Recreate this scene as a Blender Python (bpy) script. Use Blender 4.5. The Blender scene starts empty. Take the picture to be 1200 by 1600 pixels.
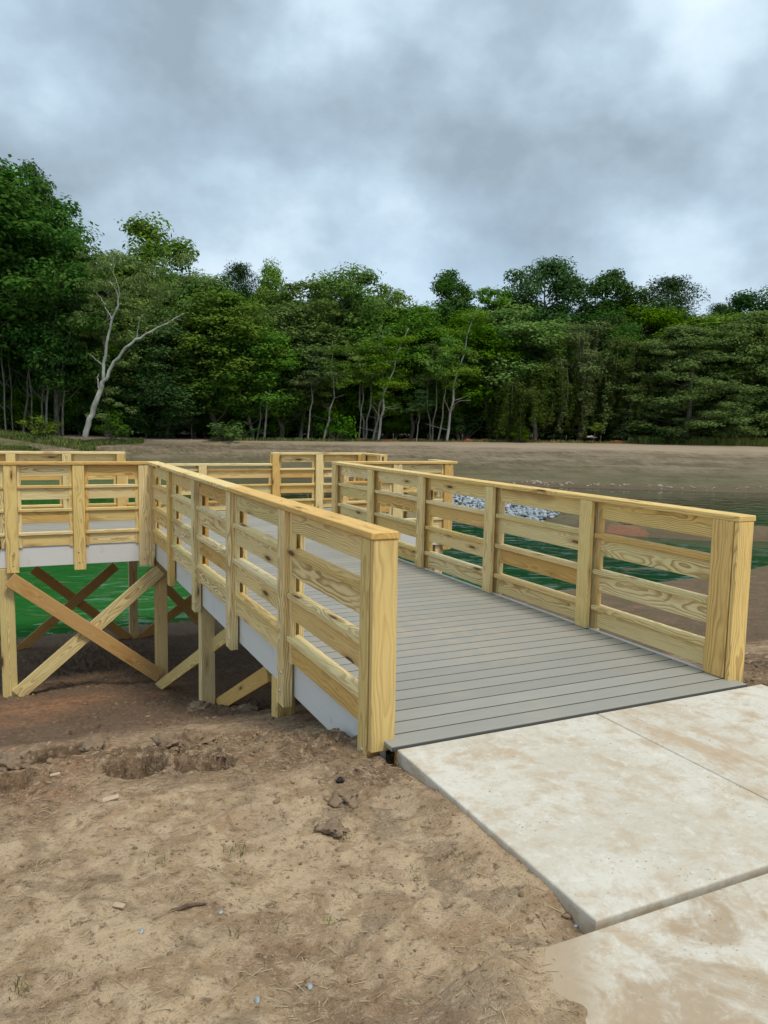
import bpy, bmesh, math, random
import numpy as np
from mathutils import Matrix, Vector

S = bpy.context.scene
COL = S.collection
R = math.radians

# ------------------------------------------------------------------ camera
CF, CPITCH, CROLL, CYAW = 1208.0, 0.1101, 0.0204, 0.4469
CPOS = np.array([-1.645, -3.393, 1.582])
_F = np.array([math.sin(CYAW)*math.cos(CPITCH), math.cos(CYAW)*math.cos(CPITCH), -math.sin(CPITCH)])
_R0 = np.array([math.cos(CYAW), -math.sin(CYAW), 0.0])
_U0 = np.cross(_R0, _F)
_R = _R0*math.cos(CROLL) + _U0*math.sin(CROLL)
_U = -_R0*math.sin(CROLL) + _U0*math.cos(CROLL)
cd = bpy.data.cameras.new('camera')
cam = bpy.data.objects.new('camera', cd)
COL.objects.link(cam)
cam.matrix_world = Matrix(((_R[0], _U[0], -_F[0], CPOS[0]), (_R[1], _U[1], -_F[1], CPOS[1]),
                           (_R[2], _U[2], -_F[2], CPOS[2]), (0, 0, 0, 1)))
cd.sensor_fit = 'HORIZONTAL'; cd.sensor_width = 36.0; cd.lens = CF/1200*36
cd.clip_start = 0.05; cd.clip_end = 3000
S.camera = cam
S.render.resolution_x = 768; S.render.resolution_y = 1024

# ------------------------------------------------------------------ node helper
class NT:
    def __init__(s, tree):
        s.t = tree; s.t.nodes.clear()
    def n(s, typ, props=None, **ins):
        nd = s.t.nodes.new(typ)
        for k, v in (props or {}).items(): setattr(nd, k, v)
        for k, v in ins.items():
            k2 = int(k[1:]) if k[0] == '_' and k[1:].isdigit() else k.replace('_', ' ')
            s.put(nd.inputs[k2], v)
        return nd
    def put(s, sock, v):
        if isinstance(v, bpy.types.NodeSocket): s.t.links.new(v, sock)
        else: sock.default_value = v
    def m(s, op, a, b=None, c=None, clamp=False):
        nd = s.t.nodes.new('ShaderNodeMath'); nd.operation = op; nd.use_clamp = clamp
        for i, v in enumerate((a, b, c)):
            if v is not None: s.put(nd.inputs[i], v)
        return nd.outputs[0]
    def vm(s, op, a, b=None):
        nd = s.t.nodes.new('ShaderNodeVectorMath'); nd.operation = op
        s.put(nd.inputs[0], a)
        if b is not None: s.put(nd.inputs[1], b)
        return nd.outputs[0]
    def xyz(s, v):
        nd = s.t.nodes.new('ShaderNodeSeparateXYZ'); s.put(nd.inputs[0], v); return nd.outputs
    def comb(s, x, y, z):
        nd = s.t.nodes.new('ShaderNodeCombineXYZ')
        for i, v in enumerate((x, y, z)): s.put(nd.inputs[i], v)
        return nd.outputs[0]
    def step(s, v, a, b, lo=0.0, hi=1.0):
        nd = s.t.nodes.new('ShaderNodeMapRange'); nd.interpolation_type = 'SMOOTHSTEP'
        s.put(nd.inputs['Value'], v); nd.inputs['From Min'].default_value = a; nd.inputs['From Max'].default_value = b
        s.put(nd.inputs['To Min'], lo); s.put(nd.inputs['To Max'], hi); return nd.outputs[0]
    def noise(s, vec, scale, detail=3, rough=.5, dist=0., out='Fac'):
        nd = s.t.nodes.new('ShaderNodeTexNoise'); s.put(nd.inputs['Vector'], vec)
        s.put(nd.inputs['Scale'], scale); nd.inputs['Detail'].default_value = detail
        nd.inputs['Roughness'].default_value = rough; nd.inputs['Distortion'].default_value = dist
        return nd.outputs[out]
    def mix(s, f, a, b, mode='MIX'):
        nd = s.t.nodes.new('ShaderNodeMix'); nd.data_type = 'RGBA'; nd.blend_type = mode
        s.put(nd.inputs['Factor'], f)
        for k, v in ((6, a), (7, b)): s.put(nd.inputs[k], v if isinstance(v, bpy.types.NodeSocket) else (*v[:3], 1))
        return nd.outputs[2]
    def ramp(s, f, stops):
        nd = s.t.nodes.new('ShaderNodeValToRGB'); s.put(nd.inputs[0], f); cr = nd.color_ramp
        while len(cr.elements) < len(stops): cr.elements.new(.5)
        for e, (p, c) in zip(cr.elements, stops): e.position = p; e.color = (*c, 1)
        return nd.outputs[0]
    def bump(s, h, strength, dist):
        return s.n('ShaderNodeBump', Height=h, Strength=strength, Distance=dist).outputs[0]

# ------------------------------------------------------------------ world, sun, exposure
SUN_EL, SUN_AZ = R(64), R(168)       # azimuth measured clockwise from +Y
w = bpy.data.worlds.new('World'); S.world = w; w.use_nodes = True
w.cycles.sampling_method = 'MANUAL'; w.cycles.sample_map_resolution = 256
N = NT(w.node_tree)
tc = N.n('ShaderNodeTexCoord').outputs['Generated']
dx, dy, dz = N.xyz(tc)
pl = N.comb(dx, dy, N.m('MULTIPLY', N.m('ABSOLUTE', dz), 1.35))
n1 = N.noise(N.vm('ADD', pl, (8.4, 2.9, 6.1)), 3.3, 8, .50, .0)
n2 = N.noise(N.vm('ADD', pl, (11.3, 4.2, 2.0)), 9., 5, .55, .0)
n3 = N.noise(N.vm('ADD', pl, (-7.3, 14.2, 5.0)), 2.2, 4, .5)
dens = N.m('ADD', N.m('MULTIPLY', n1, .80), N.m('MULTIPLY', n2, .20))
cloud = N.ramp(dens, [(.36, (.225, .29, .35)), (.44, (.29, .372, .445)), (.50, (.36, .46, .545)), (.55, (.445, .55, .635)), (.64, (.55, .645, .715))])
thin = N.step(n3, .48, .80)
sky = N.n('ShaderNodeTexSky', dict(sky_type='NISHITA', sun_disc=False, sun_elevation=SUN_EL, sun_rotation=SUN_AZ,
                                   air_density=1.0, dust_density=1.0)).outputs[0]
blue = N.vm('MULTIPLY', sky, (.085, .085, .085))
low = N.step(dz, .02, .30, .75, .30)
gap = N.m('MULTIPLY', thin, low)
colr = N.mix(gap, cloud, N.mix(.5, blue, (.47, .61, .76)))
bg = N.n('ShaderNodeBackground', Color=colr, Strength=.94)
N.n('ShaderNodeOutputWorld', Surface=bg.outputs[0])
sd = bpy.data.lights.new('sun', 'SUN'); sd.energy = 1.5; sd.angle = R(12); sd.color = (1, .93, .80)
sun = bpy.data.objects.new('sun', sd); COL.objects.link(sun)
sdir = Vector((math.sin(SUN_AZ)*math.cos(SUN_EL), math.cos(SUN_AZ)*math.cos(SUN_EL), math.sin(SUN_EL)))
sun.rotation_euler = sdir.to_track_quat('Z', 'Y').to_euler(); sun.location = (0, 0, 60)
S.view_settings.view_transform = 'Standard'; S.view_settings.look = 'None'
S.view_settings.exposure = 0.68; S.view_settings.gamma = 1.0; S.view_settings.use_curve_mapping = False
S.cycles.max_bounces = 4; S.cycles.diffuse_bounces = 3; S.cycles.glossy_bounces = 2; S.cycles.use_adaptive_sampling = True; S.cycles.adaptive_threshold = .02

# ------------------------------------------------------------------ basics
def tag(o, label=None, cat=None, group=None, kind=None):
    if label: o['label'] = label
    if cat: o['category'] = cat
    if group: o['group'] = group
    if kind: o['kind'] = kind
    return o
def empty(name, loc=(0, 0, 0), rz=0.0, parent=None):
    o = bpy.data.objects.new(name, None); COL.objects.link(o); o.location = loc; o.rotation_euler = (0, 0, rz)
    o.empty_display_size = .1; o.parent = parent; return o
def link(name, me, mat=None, parent=None):
    if mat is not None and not me.materials: me.materials.append(mat)
    o = bpy.data.objects.new(name, me); COL.objects.link(o); o.parent = parent; return o
def np_mesh(name, V, Fq, smooth=False):
    """V (n,3), Fq (m,k) all faces with the same number of corners"""
    me = bpy.data.meshes.new(name); V = np.asarray(V, np.float32); Fq = np.asarray(Fq, np.int32)
    m, k = Fq.shape
    me.vertices.add(len(V)); me.vertices.foreach_set('co', V.ravel())
    me.loops.add(m*k); me.loops.foreach_set('vertex_index', Fq.ravel())
    me.polygons.add(m); me.polygons.foreach_set('loop_start', np.arange(0, m*k, k, dtype=np.int32))
    if smooth: me.polygons.foreach_set('use_smooth', np.ones(m, bool))
    me.update(calc_edges=True); return me
def ray(x, y):
    d = _F + _R*(x-600)/CF - _U*(y-800)/CF
    return d/np.linalg.norm(d)
def on_axis(x, y, ax, val):
    d = ray(x, y); return CPOS + d*((val-CPOS[ax])/d[ax])

# ------------------------------------------------------------------ numpy noise
def _hash(ix, iy, seed):
    h = (ix.astype(np.int64)*374761393 + iy.astype(np.int64)*668265263 + seed*1442695041) & 0xffffffff
    h = ((h ^ (h >> 13))*1274126177) & 0xffffffff
    return ((h ^ (h >> 16)) & 0xffff)/65535.0
def vnoise(x, y, seed=0):
    ix = np.floor(x); iy = np.floor(y); fx = x-ix; fy = y-iy
    fx = fx*fx*fx*(fx*(fx*6-15)+10); fy = fy*fy*fy*(fy*(fy*6-15)+10)
    a = _hash(ix, iy, seed); b = _hash(ix+1, iy, seed); c = _hash(ix, iy+1, seed); d = _hash(ix+1, iy+1, seed)
    return (a*(1-fx)+b*fx)*(1-fy) + (c*(1-fx)+d*fx)*fy
def fbm(x, y, sc, oct=4, seed=0, gain=.5):
    x = x*sc + 17.3*seed; y = y*sc - 9.1*seed; s = 0; a = 1; t = 0
    for i in range(oct):
        s = s + a*(vnoise(x, y, seed+i)-.5); t += a; a *= gain
        x, y = x*1.93+y*.51+5.2, y*1.93-x*.51+1.7
    return s/t*2
def sstep(v, a, b):
    t = np.clip((v-a)/(b-a), 0, 1); return t*t*(3-2*t)

# ------------------------------------------------------------------ terrain
WZ = -2.2
PROF = np.array([(-30, .1), (-3, -.075), (-.6, -.082), (0, -.085), (.5, -.155), (.9, -.25), (1.4, -.40), (1.9, -.55), (3, -.93), (4.3, -1.30),
                 (5.5, -1.62), (7, -1.88), (9, -2.04), (10.5, -2.14), (11.3, -2.2), (12.5, -2.5), (15, -3.0), (24, -3.4), (500, -3.4)])
SHORE = np.array([(-120, 60), (-60, 56), (-20, 53), (0, 52.5), (10, 51.5), (16, 50), (21, 46), (25, 42.5), (29.5, 39), (34, 36), (40, 32), (52, 28), (90, 25), (200, 24)])
SPIT = np.array([(21.4, 35), (19.4, 30), (18.9, 24.5), (18.7, 20.5), (19.2, 18.2), (20.8, 16.6), (24, 15.5), (32, 14.8), (45, 14.2)])
def seg_dist(x, y, P):
    best = np.full(np.shape(x), 1e9)
    for (ax, ay), (bx, by) in zip(P[:-1], P[1:]):
        ux, uy = bx-ax, by-ay; L = ux*ux+uy*uy
        t = np.clip(((x-ax)*ux+(y-ay)*uy)/L, 0, 1)
        best = np.minimum(best, np.hypot(x-ax-t*ux, y-ay-t*uy))
    return best
def terrain_base(x, y):
    x = np.asarray(x, float); y = np.asarray(y, float)
    wob = fbm(x, y*0+3.3, .12, 3, 5)*1.1*sstep(np.abs(x-1), 3, 14)
    z = np.interp(y+wob, PROF[:, 0], PROF[:, 1])
    sy = np.interp(x, SHORE[:, 0], SHORE[:, 1]) + fbm(x, x*0, .35, 3, 8)*.8
    d = seg_dist(x, y, SHORE)*np.where(y > sy, 1, -1)
    crest = np.interp(x, [-60, -5, 8, 25, 60, 120], [.75, .55, .12, .08, .4, .5])
    run = np.interp(x, [-60, 0, 20, 45, 90], [13, 13, 12.5, 17, 24])
    t = np.clip(d/run, 0, 1)
    bank = WZ-.02 + (crest-WZ)*(1-(1-t)**1.25) + np.clip(d-run, 0, 60)*.006 + np.interp(x, [-40, 0, 12], [.022, .018, 0])*np.clip(d-run-4, 0, 40)
    bank = np.where(d > 0, bank, WZ-.02+np.maximum(d*.12, -1.2))
    far = sstep(y, 20, 24)
    z = np.where(d > -8, np.maximum(z, bank)*far + z*(1-far), z)
    ds = seg_dist(x, y, SPIT)
    z = np.maximum(z, WZ-.6 + 1.05*np.exp(-(ds/np.where(y > 20, 2.1, .95))**2) + fbm(x, y, .8, 3, 2)*.1)
    return z
_T = np.concatenate([np.arange(1.5, 14, .006), 14*1.002**np.arange(1200)])
def ground_hit(px, py, zoff=0.0):
    d = ray(px, py); P = CPOS + d*_T[:, None]
    if d[2] < -.04:                       # steep enough to meet near ground: only test the useful stretch
        tm = 5.2/-d[2]; P = P[_T < tm]
    g = terrain_base(P[:, 0], P[:, 1]) + zoff
    k = np.argmax(P[:, 2] <= g)
    return np.array([P[k, 0], P[k, 1], g[k]])
def px_ground(lst): return [(*ground_hit(a, b)[:2], r, k) for a, b, r, k in lst]
# rough, dug-over soil (pixel of its centre, radius in metres, weight)
ROUGH = px_ground([(520, 1160, .45, 1.), (440, 1140, .5, .9), (300, 1125, .6, .8), (130, 1120, .5, .7), (60, 1165, .5, .7), (250, 1170, .4, 1.),
                   (180, 1180, .4, .9), (20, 1230, .35, .9), (560, 1205, .3, .7), (620, 1215, .2, .5), (330, 1180, .3, .9), (880, 1440, .12, .8),
                   (430, 1200, .3, .35), (260, 1090, .7, .8), (100, 1080, .9, .7), (360, 1105, .6, .9), (150, 1030, 1.2, .9), (1190, 1040, .7, 1.), (1185, 1075, .3, 1.)])
# hollows: pixel centre, half-width (m, along the picture), half-depth, depth
CLAYZ = px_ground([(55, 1108, .55, 1.), (130, 1094, .35, .9), (20, 1130, .4, .7), (105, 1200, .22, .55), (70, 1235, .25, .6), (177, 1272, .05, .6), (250, 1085, .25, .5)])
HOLES = [(*ground_hit(a, b)[:2], hw, hd, dp) for a, b, hw, hd, dp in [
    (106, 1177, .21, .25, .36), (214, 1197, .15, .18, .30), (318, 1194, .15, .10, .09), (130, 1141, .16, .12, .09), (8, 1225, .12, .2, .08),
    (400, 1282, .12, .10, .02), (700, 1360, .10, .09, .018), (505, 1478, .10, .05, .016), (245, 1420, .12, .07, .014), (300, 1150, .2, .08, .04)]]
def terrain(x, y, mask=False):
    z = terrain_base(x, y)
    near = 1-sstep(np.hypot(x+1, y), 9, 16)
    ru = np.zeros_like(z)
    for cx, cy, r, k in ROUGH: ru = np.maximum(ru, k*np.exp(-(((x-cx)**2+(y-cy)**2)/(r*r))))
    ru = ru*sstep(fbm(x, y, 2.4, 3, 31), -.5, .25)
    dug_shade = np.minimum(ru*1.25, 1)
    wet = sstep(y, 2.2, 3.6)*.55
    ru = np.maximum(ru, wet*sstep(fbm(x, y, 1.7, 3, 41), -.2, .4))
    z = z + near*(fbm(x, y, .9, 3, 1)*.035 + fbm(x, y, 4.0, 4, 11)*.020*(.6+ru) + fbm(x, y, 15, 3, 13)*.0085 + fbm(x, y, 33, 2, 17)*.0045)
    clod = np.abs(fbm(x, y, 6.5, 3, 51))*.085 + np.abs(fbm(x, y, 15, 3, 53))*.05 - .022
    z = z + near*ru*clod
    c, s = math.cos(CYAW), math.sin(CYAW)
    for hx, hy, hw, hd, dp in HOLES:
        u = (x-hx)*c - (y-hy)*s; v = (x-hx)*s + (y-hy)*c
        u = u + fbm(x, y, 6, 3, 61)*.045; v = v + fbm(x, y, 7, 3, 63)*.045
        q = np.sqrt((u/hw)**2 + (v/hd)**2)
        wall = np.where(v > 0, .09, .32)
        ins = 1-np.clip((q-(1-wall))/wall, 0, 1)
        dug_shade = np.maximum(dug_shade, (1-sstep(q, .9, 1.25))*min(1, dp*14))  # hollows join the mask by depth: their shade is painted in
        z = z - dp*ins*ins*(3-2*ins) + .3*min(dp, .15)*np.exp(-((q-1.12)/.16)**2)*np.where(v > -.02, 1, .0)
    # tread prints and drag marks across the trampled soil
    tr = fbm(x*.6+y*.3, y*.9-x*.2, 2.6, 2, 71)
    z = z + near*(.010*np.exp(-(tr/.07)**2) - .004)
    # soil banked against the near paving
    inpath = (x > .02) & (x < 2.66) & (y < -.11) & (y > -1.585)
    e = np.interp(y, [-1.6, -1.47, -1.35, -.55, -.38, -.1], [-.105, -.08, -.036, -.032, -.060, -.085])
    k = np.exp(-(np.maximum(.02-x, 0)/.16)**2)*(y < .3)*(y > -1.7)
    z = np.where(x < .06, z*(1-k) + (e + (z-terrain_base(x, y))*.5)*k, z)
    z = np.where(inpath & (x > .05), np.minimum(z, -.16), z)
    # the nearer slab, half covered by washed-over soil
    near_slab = (y <= -1.585) & (x > -1.6) & (x < 2.66)
    edge = x + .17 + (y+1.6)*-.62 + fbm(x, y, 2.4, 2, 81)*.09
    zz = np.clip(-edge*.12, -.09, .020) - .016 + fbm(x, y, 15, 3, 13)*.004 + fbm(x, y, 5, 2, 15)*.006
    kb = sstep(-edge, .12, .6); zz = zz*(1-kb) + z*kb
    z = np.where(near_slab, zz, z)
    z = np.where((x > .0) & (x < 2.55) & (y > -.13) & (y < .6), np.minimum(z, -.14), z)
    z = np.where((x > 2.62) & (x < 3.0) & (y < .1), np.minimum(z, -.05), z)
    if mask:
        cl = np.zeros_like(z)
        for cx, cy, r, k in CLAYZ: cl = np.maximum(cl, k*np.exp(-(((x-cx)**2+(y-cy)**2)/(r*r))))
        return z, dug_shade, cl
    return z
def axis(dense, mid, far, d1, d2, g):
    a = list(np.arange(dense[0], dense[1], d1))
    b = list(np.arange(dense[1], mid[1], d2))
    b0 = list(np.arange(dense[0]-d2, mid[0], -d2))
    out = a+b; v = out[-1]; st = d2
    while v < far[1]: st *= g; v += st; out.append(v)
    lo = b0[::-1] + out; v = lo[0]; st = d2; pre = []
    while v > far[0]: st *= g; v -= st; pre.append(v)
    return np.array(pre[::-1] + lo)
gx = axis((-3.1, .5), (-4.2, 7.5), (-600, 700), .013, .05, 1.06)
gy = axis((-2.3, 3.0), (-3.2, 12.0), (-80, 800), .013, .05, 1.055)
GX, GY = np.meshgrid(gx, gy)
GZ, GD, GC = terrain(GX.ravel(), GY.ravel(), True)
nx, ny = len(gx), len(gy)
idx = np.arange(nx*ny).reshape(ny, nx)
quads = np.stack([idx[:-1, :-1], idx[:-1, 1:], idx[1:, 1:], idx[1:, :-1]], -1).reshape(-1, 4)
ground_me = np_mesh('ground', np.stack([GX.ravel(), GY.ravel(), GZ], 1), quads, True)
_at = ground_me.attributes.new('dug_shade', 'FLOAT', 'POINT'); _at.data.foreach_set('value', GD.astype(np.float32))
_at = ground_me.attributes.new('clay', 'FLOAT', 'POINT'); _at.data.foreach_set('value', GC.astype(np.float32))
def terr_z(x, y): return float(terrain(np.array([float(x)]), np.array([float(y)]))[0])

# ------------------------------------------------------------------ materials
def mat(name):
    m = bpy.data.materials.new(name); m.use_nodes = True; return m, NT(m.node_tree)
def finish(N, col, rough=.7, nrm=None, spec=.3, **kw):
    b = N.n('ShaderNodeBsdfPrincipled'); N.put(b.inputs['Base Color'], col if isinstance(col, bpy.types.NodeSocket) else (*col, 1))
    N.put(b.inputs['Roughness'], rough); N.put(b.inputs['Specular IOR Level'], spec)
    if nrm is not None: N.put(b.inputs['Normal'], nrm)
    for k, v in kw.items(): N.put(b.inputs[k.replace('_', ' ')], v)
    N.n('ShaderNodeOutputMaterial', Surface=b.outputs[0]); return b

def make_wood(name, dark=0.0, knots=1.0):
    m, N = mat(name)
    P = N.n('ShaderNodeTexCoord').outputs['Object']
    rnd = N.n('ShaderNodeObjectInfo').outputs['Random']
    r2 = N.m('FRACT', N.m('MULTIPLY', rnd, 17.31)); r3 = N.m('FRACT', N.m('MULTIPLY', rnd, 71.7)); r4 = N.m('FRACT', N.m('MULTIPLY', rnd, 233.9))
    off = N.comb(N.m('MULTIPLY', rnd, 91.), N.m('MULTIPLY', r2, 37.), N.m('MULTIPLY', r3, 53.))
    x, y, z = N.xyz(P)
    Pw = N.vm('ADD', N.vm('MULTIPLY', P, (2.1, 7.0, 7.0)), off)
    wn = N.noise(Pw, 1.0, 2, .45, 0., 'Color'); wx, wy, wz = N.xyz(wn)
    # knots
    kc = N.vm('ADD', N.vm('MULTIPLY', P, (1.9, 8.5, 8.5)), off)
    vo = N.n('ShaderNodeTexVoronoi', dict(feature='F1'), Vector=kc, Scale=1.0, Randomness=1.0)
    kd = vo.outputs['Distance']; kr = N.xyz(vo.outputs['Color'])[0]
    kgate = N.m('GREATER_THAN', kr, 1-.46*knots)
    kd2 = N.m('ADD', kd, N.m('MULTIPLY', N.m('SUBTRACT', N.noise(N.vm('MULTIPLY', P, (30., 60., 60.)), 1., 2), .5), .08))
    knot = N.m('MULTIPLY', N.step(kd2, .17, .09), kgate)
    swirl = N.m('MULTIPLY', N.m('MULTIPLY', N.step(kd, .60, .0), kgate), .030)
    yy = N.m('ADD', N.m('ADD', y, N.m('MULTIPLY', N.m('SUBTRACT', r2, .5), .10)), N.m('MULTIPLY', N.m('SUBTRACT', wx, .5), .05))
    zz = N.m('ADD', N.m('ADD', z, N.m('ADD', .025, N.m('MULTIPLY', r3, .075))), N.m('MULTIPLY', N.m('SUBTRACT', wy, .5), .085))
    rad = N.m('SQRT', N.m('ADD', N.m('MULTIPLY', yy, yy), N.m('MULTIPLY', zz, zz)))
    rad = N.m('ADD', rad, swirl)
    fine = N.noise(N.vm('ADD', N.vm('MULTIPLY', P, (4., 105., 105.)), off), 1.0, 3, .65)
    ph = N.m('ADD', N.m('MULTIPLY', rad, N.m('ADD', 52., N.m('MULTIPLY', r4, 48.))), N.m('MULTIPLY', fine, .28))
    fr = N.m('FRACT', ph)
    late = N.m('MULTIPLY', N.step(fr, .30, .86), N.step(fr, 1.0, .90))
    late = N.m('MULTIPLY', late, N.step(N.noise(Pw, .7, 2), .25, .65, .30, 1.0))
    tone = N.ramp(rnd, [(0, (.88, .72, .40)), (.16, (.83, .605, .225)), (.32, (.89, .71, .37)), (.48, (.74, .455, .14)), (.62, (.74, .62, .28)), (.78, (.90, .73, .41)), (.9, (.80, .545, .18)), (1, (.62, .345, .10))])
    latec = N.mix(r4, (.42, .25, .08), (.34, .185, .055))
    col = N.mix(N.m('MULTIPLY', late, N.m('ADD', .48, N.m('MULTIPLY', r3, .45))), tone, latec)
    col = N.mix(N.step(fine, .50, .70, 0., .30), col, (.38, .24, .09))
    blot = N.noise(N.vm('ADD', N.vm('MULTIPLY', P, (1.3, 3., 3.)), off), 2.0, 4, .6)
    col = N.mix(N.step(blot, .55, .78, 0., .22), col, (.47, .36, .17))
    heart = N.m('MULTIPLY', N.step(N.noise(Pw, .45, 2, .5), .62, .70), N.m('GREATER_THAN', r2, .60))
    col = N.mix(N.m('MULTIPLY', heart, .55), col, (.33, .15, .05))
    halo = N.m('MULTIPLY', N.step(kd2, .34, .15), kgate)
    col = N.mix(N.m('MULTIPLY', halo, .45), col, (.40, .21, .07))
    col = N.mix(N.m('MULTIPLY', knot, .9), col, (.085, .035, .015))
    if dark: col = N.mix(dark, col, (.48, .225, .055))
    h = N.m('ADD', N.m('MULTIPLY', late, .5), N.m('MULTIPLY', fine, .6))
    finish(N, col, .68, N.bump(h, .35, .0012), .25)
    return m
WOOD = make_wood('treated_pine')
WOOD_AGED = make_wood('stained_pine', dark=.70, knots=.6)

HEART = make_wood('red_heartwood', dark=.85, knots=.8)

def make_deck():
    m, N = mat('grey_composite')
    P = N.n('ShaderNodeTexCoord').outputs['Object']; G = N.n('ShaderNodeNewGeometry').outputs['Position']
    rnd = N.n('ShaderNodeObjectInfo').outputs['Random']
    off = N.comb(N.m('MULTIPLY', rnd, 71.), N.m('MULTIPLY', rnd, 13.), 0.)
    g = N.noise(N.vm('ADD', N.vm('MULTIPLY', P, (3., 90., 90.)), off), 1., 4, .6)
    col = N.mix(N.step(rnd, 0, 1), (.30, .290, .256), (.345, .330, .290))
    col = N.mix(N.step(g, .35, .7, 0., .35), col, (.235, .228, .205))
    st = N.noise(G, 1.6, 5, .62, .4); st2 = N.noise(N.vm('ADD', G, (7., 3., 0.)), 9., 4, .65)
    dirt = N.m('MULTIPLY', N.step(st, .48, .72), N.step(st2, .30, .70))
    gx_, gy_, gz_ = N.xyz(G)
    ddx = N.m('SUBTRACT', gx_, 1.35); ddy = N.m('MULTIPLY', N.m('SUBTRACT', gy_, 1.75), .55)
    spot = N.step(N.m('SQRT', N.m('ADD', N.m('MULTIPLY', ddx, ddx), N.m('MULTIPLY', ddy, ddy))), .75, .1)
    dirt = N.m('ADD', N.m('MULTIPLY', dirt, .5), N.m('MULTIPLY', N.m('MULTIPLY', spot, N.step(st2, .42, .66)), .7), clamp=True)
    col = N.mix(dirt, col, (.42, .345, .245))
    gap_shade = N.step(N.m('ABSOLUTE', N.xyz(P)[1]), .0660, .0675)  # dark board edges: shade of the gaps put into the colour
    col = N.mix(gap_shade, col, (.10, .097, .086))
    finish(N, col, .55, N.bump(g, .25, .0008), .35)
    return m
DECK = make_deck()
def make_fascia():
    m, N = mat('grey_fascia')
    P = N.n('ShaderNodeTexCoord').outputs['Object']; G = N.n('ShaderNodeNewGeometry').outputs['Position']
    g = N.noise(N.vm('MULTIPLY', P, (4., 70., 70.)), 1., 4, .6)
    s = N.noise(G, 5., 5, .65)
    col = N.mix(N.step(g, .4, .7, 0., .25), (.72, .71, .68), (.63, .62, .595))
    col = N.mix(N.step(s, .56, .74, 0., .45), col, (.42, .37, .30))
    finish(N, col, .5, N.bump(g, .2, .0006), .35); return m
FASCIA = make_fascia()
def make_concrete():
    m, N = mat('broom_finished_concrete')
    G = N.n('ShaderNodeNewGeometry').outputs['Position']; rnd = N.n('ShaderNodeObjectInfo').outputs['Random']
    a = N.noise(G, 1.3, 6, .62, .6); b = N.noise(N.vm('ADD', G, (5., 9., 1.)), 5., 6, .68, .3); c = N.noise(G, 45., 4, .7)
    fine = N.noise(N.vm('MULTIPLY', G, (60., 260., 60.)), 1., 2, .5)
    col = N.mix(N.step(a, .35, .65), (.54, .485, .395), (.62, .58, .50))
    col = N.mix(N.step(b, .46, .64, 0., .68), col, (.47, .365, .25))
    mm = N.noise(N.vm('ADD', G, (3., 1., 2.)), 14., 4, .75, .3)
    col = N.mix(N.step(mm, .52, .68, 0., .55), col, (.47, .385, .28))
    col = N.mix(N.step(mm, .46, .34, 0., .5), col, (.69, .65, .57))
    col = N.mix(N.m('MULTIPLY', N.step(b, .56, .72), N.step(a, .45, .6, 0., .75)), col, (.46, .33, .21))
    # muddy wash on the nearer slab
    gx_, gy_, gz_ = N.xyz(G)
    nb = N.m('ADD', N.m('MULTIPLY', gy_, -1.), N.m('MULTIPLY', N.noise(G, 2.2, 5, .65, .8), 1.1))
    mud = N.m('MULTIPLY', N.step(N.noise(N.vm('ADD', G, (2., 4.4, 8.)), 2.4, 5, .66, .9), .43, .58), N.m('GREATER_THAN', N.m('MULTIPLY', gy_, -1.), 1.586))
    ed = N.m('SUBTRACT', N.m('ADD', gx_, .17), N.m('MULTIPLY', N.m('ADD', gy_, 1.6), .62))
    ed = N.m('ADD', ed, N.m('MULTIPLY', N.m('SUBTRACT', b, .5), .5))
    mud = N.m('MAXIMUM', N.m('MULTIPLY', mud, N.step(mm, .30, .55, .55, 1.)), N.m('MULTIPLY', N.step(ed, .22, .02), N.m('GREATER_THAN', N.m('MULTIPLY', gy_, -1.), 1.586)))
    col = N.mix(N.m('MULTIPLY', mud, .8), col, (.37, .265, .165))
    # tan smear along the jointed strip
    sm = N.m('MULTIPLY', N.step(N.m('ABSOLUTE', N.m('SUBTRACT', gx_, 1.52)), .34, .05), N.step(N.noise(N.vm('MULTIPLY', G, (6., 2., 2.)), 1., 5, .65), .42, .62))
    col = N.mix(N.m('MULTIPLY', sm, .75), col, (.44, .31, .19))
    # dark specks of soil in clusters
    sp = N.n('ShaderNodeTexVoronoi', dict(feature='F1'), Vector=G, Scale=38., Randomness=1.).outputs['Distance']
    cl = N.step(N.noise(N.vm('ADD', G, (1., 2., 3.)), 3.1, 3, .6), .52, .64)
    sp2 = N.m('MULTIPLY', N.step(N.m('ADD', sp, N.m('MULTIPLY', c, .15)), .27, .18), cl)
    col = N.mix(N.m('MULTIPLY', sp2, .8), col, (.22, .16, .11))
    col = N.mix(N.step(c, .5, .72, 0., .42), col, (.40, .34, .26))
    side = N.step(gz_, -.024, -.04)
    col = N.mix(N.m('MULTIPLY', side, N.step(b, .4, .6, .2, .75)), col, (.40, .32, .22))
    finish(N, col, .85, N.bump(N.m('ADD', N.m('MULTIPLY', fine, .5), c), .5, .0022), .2); return m
CONC = make_concrete()
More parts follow.
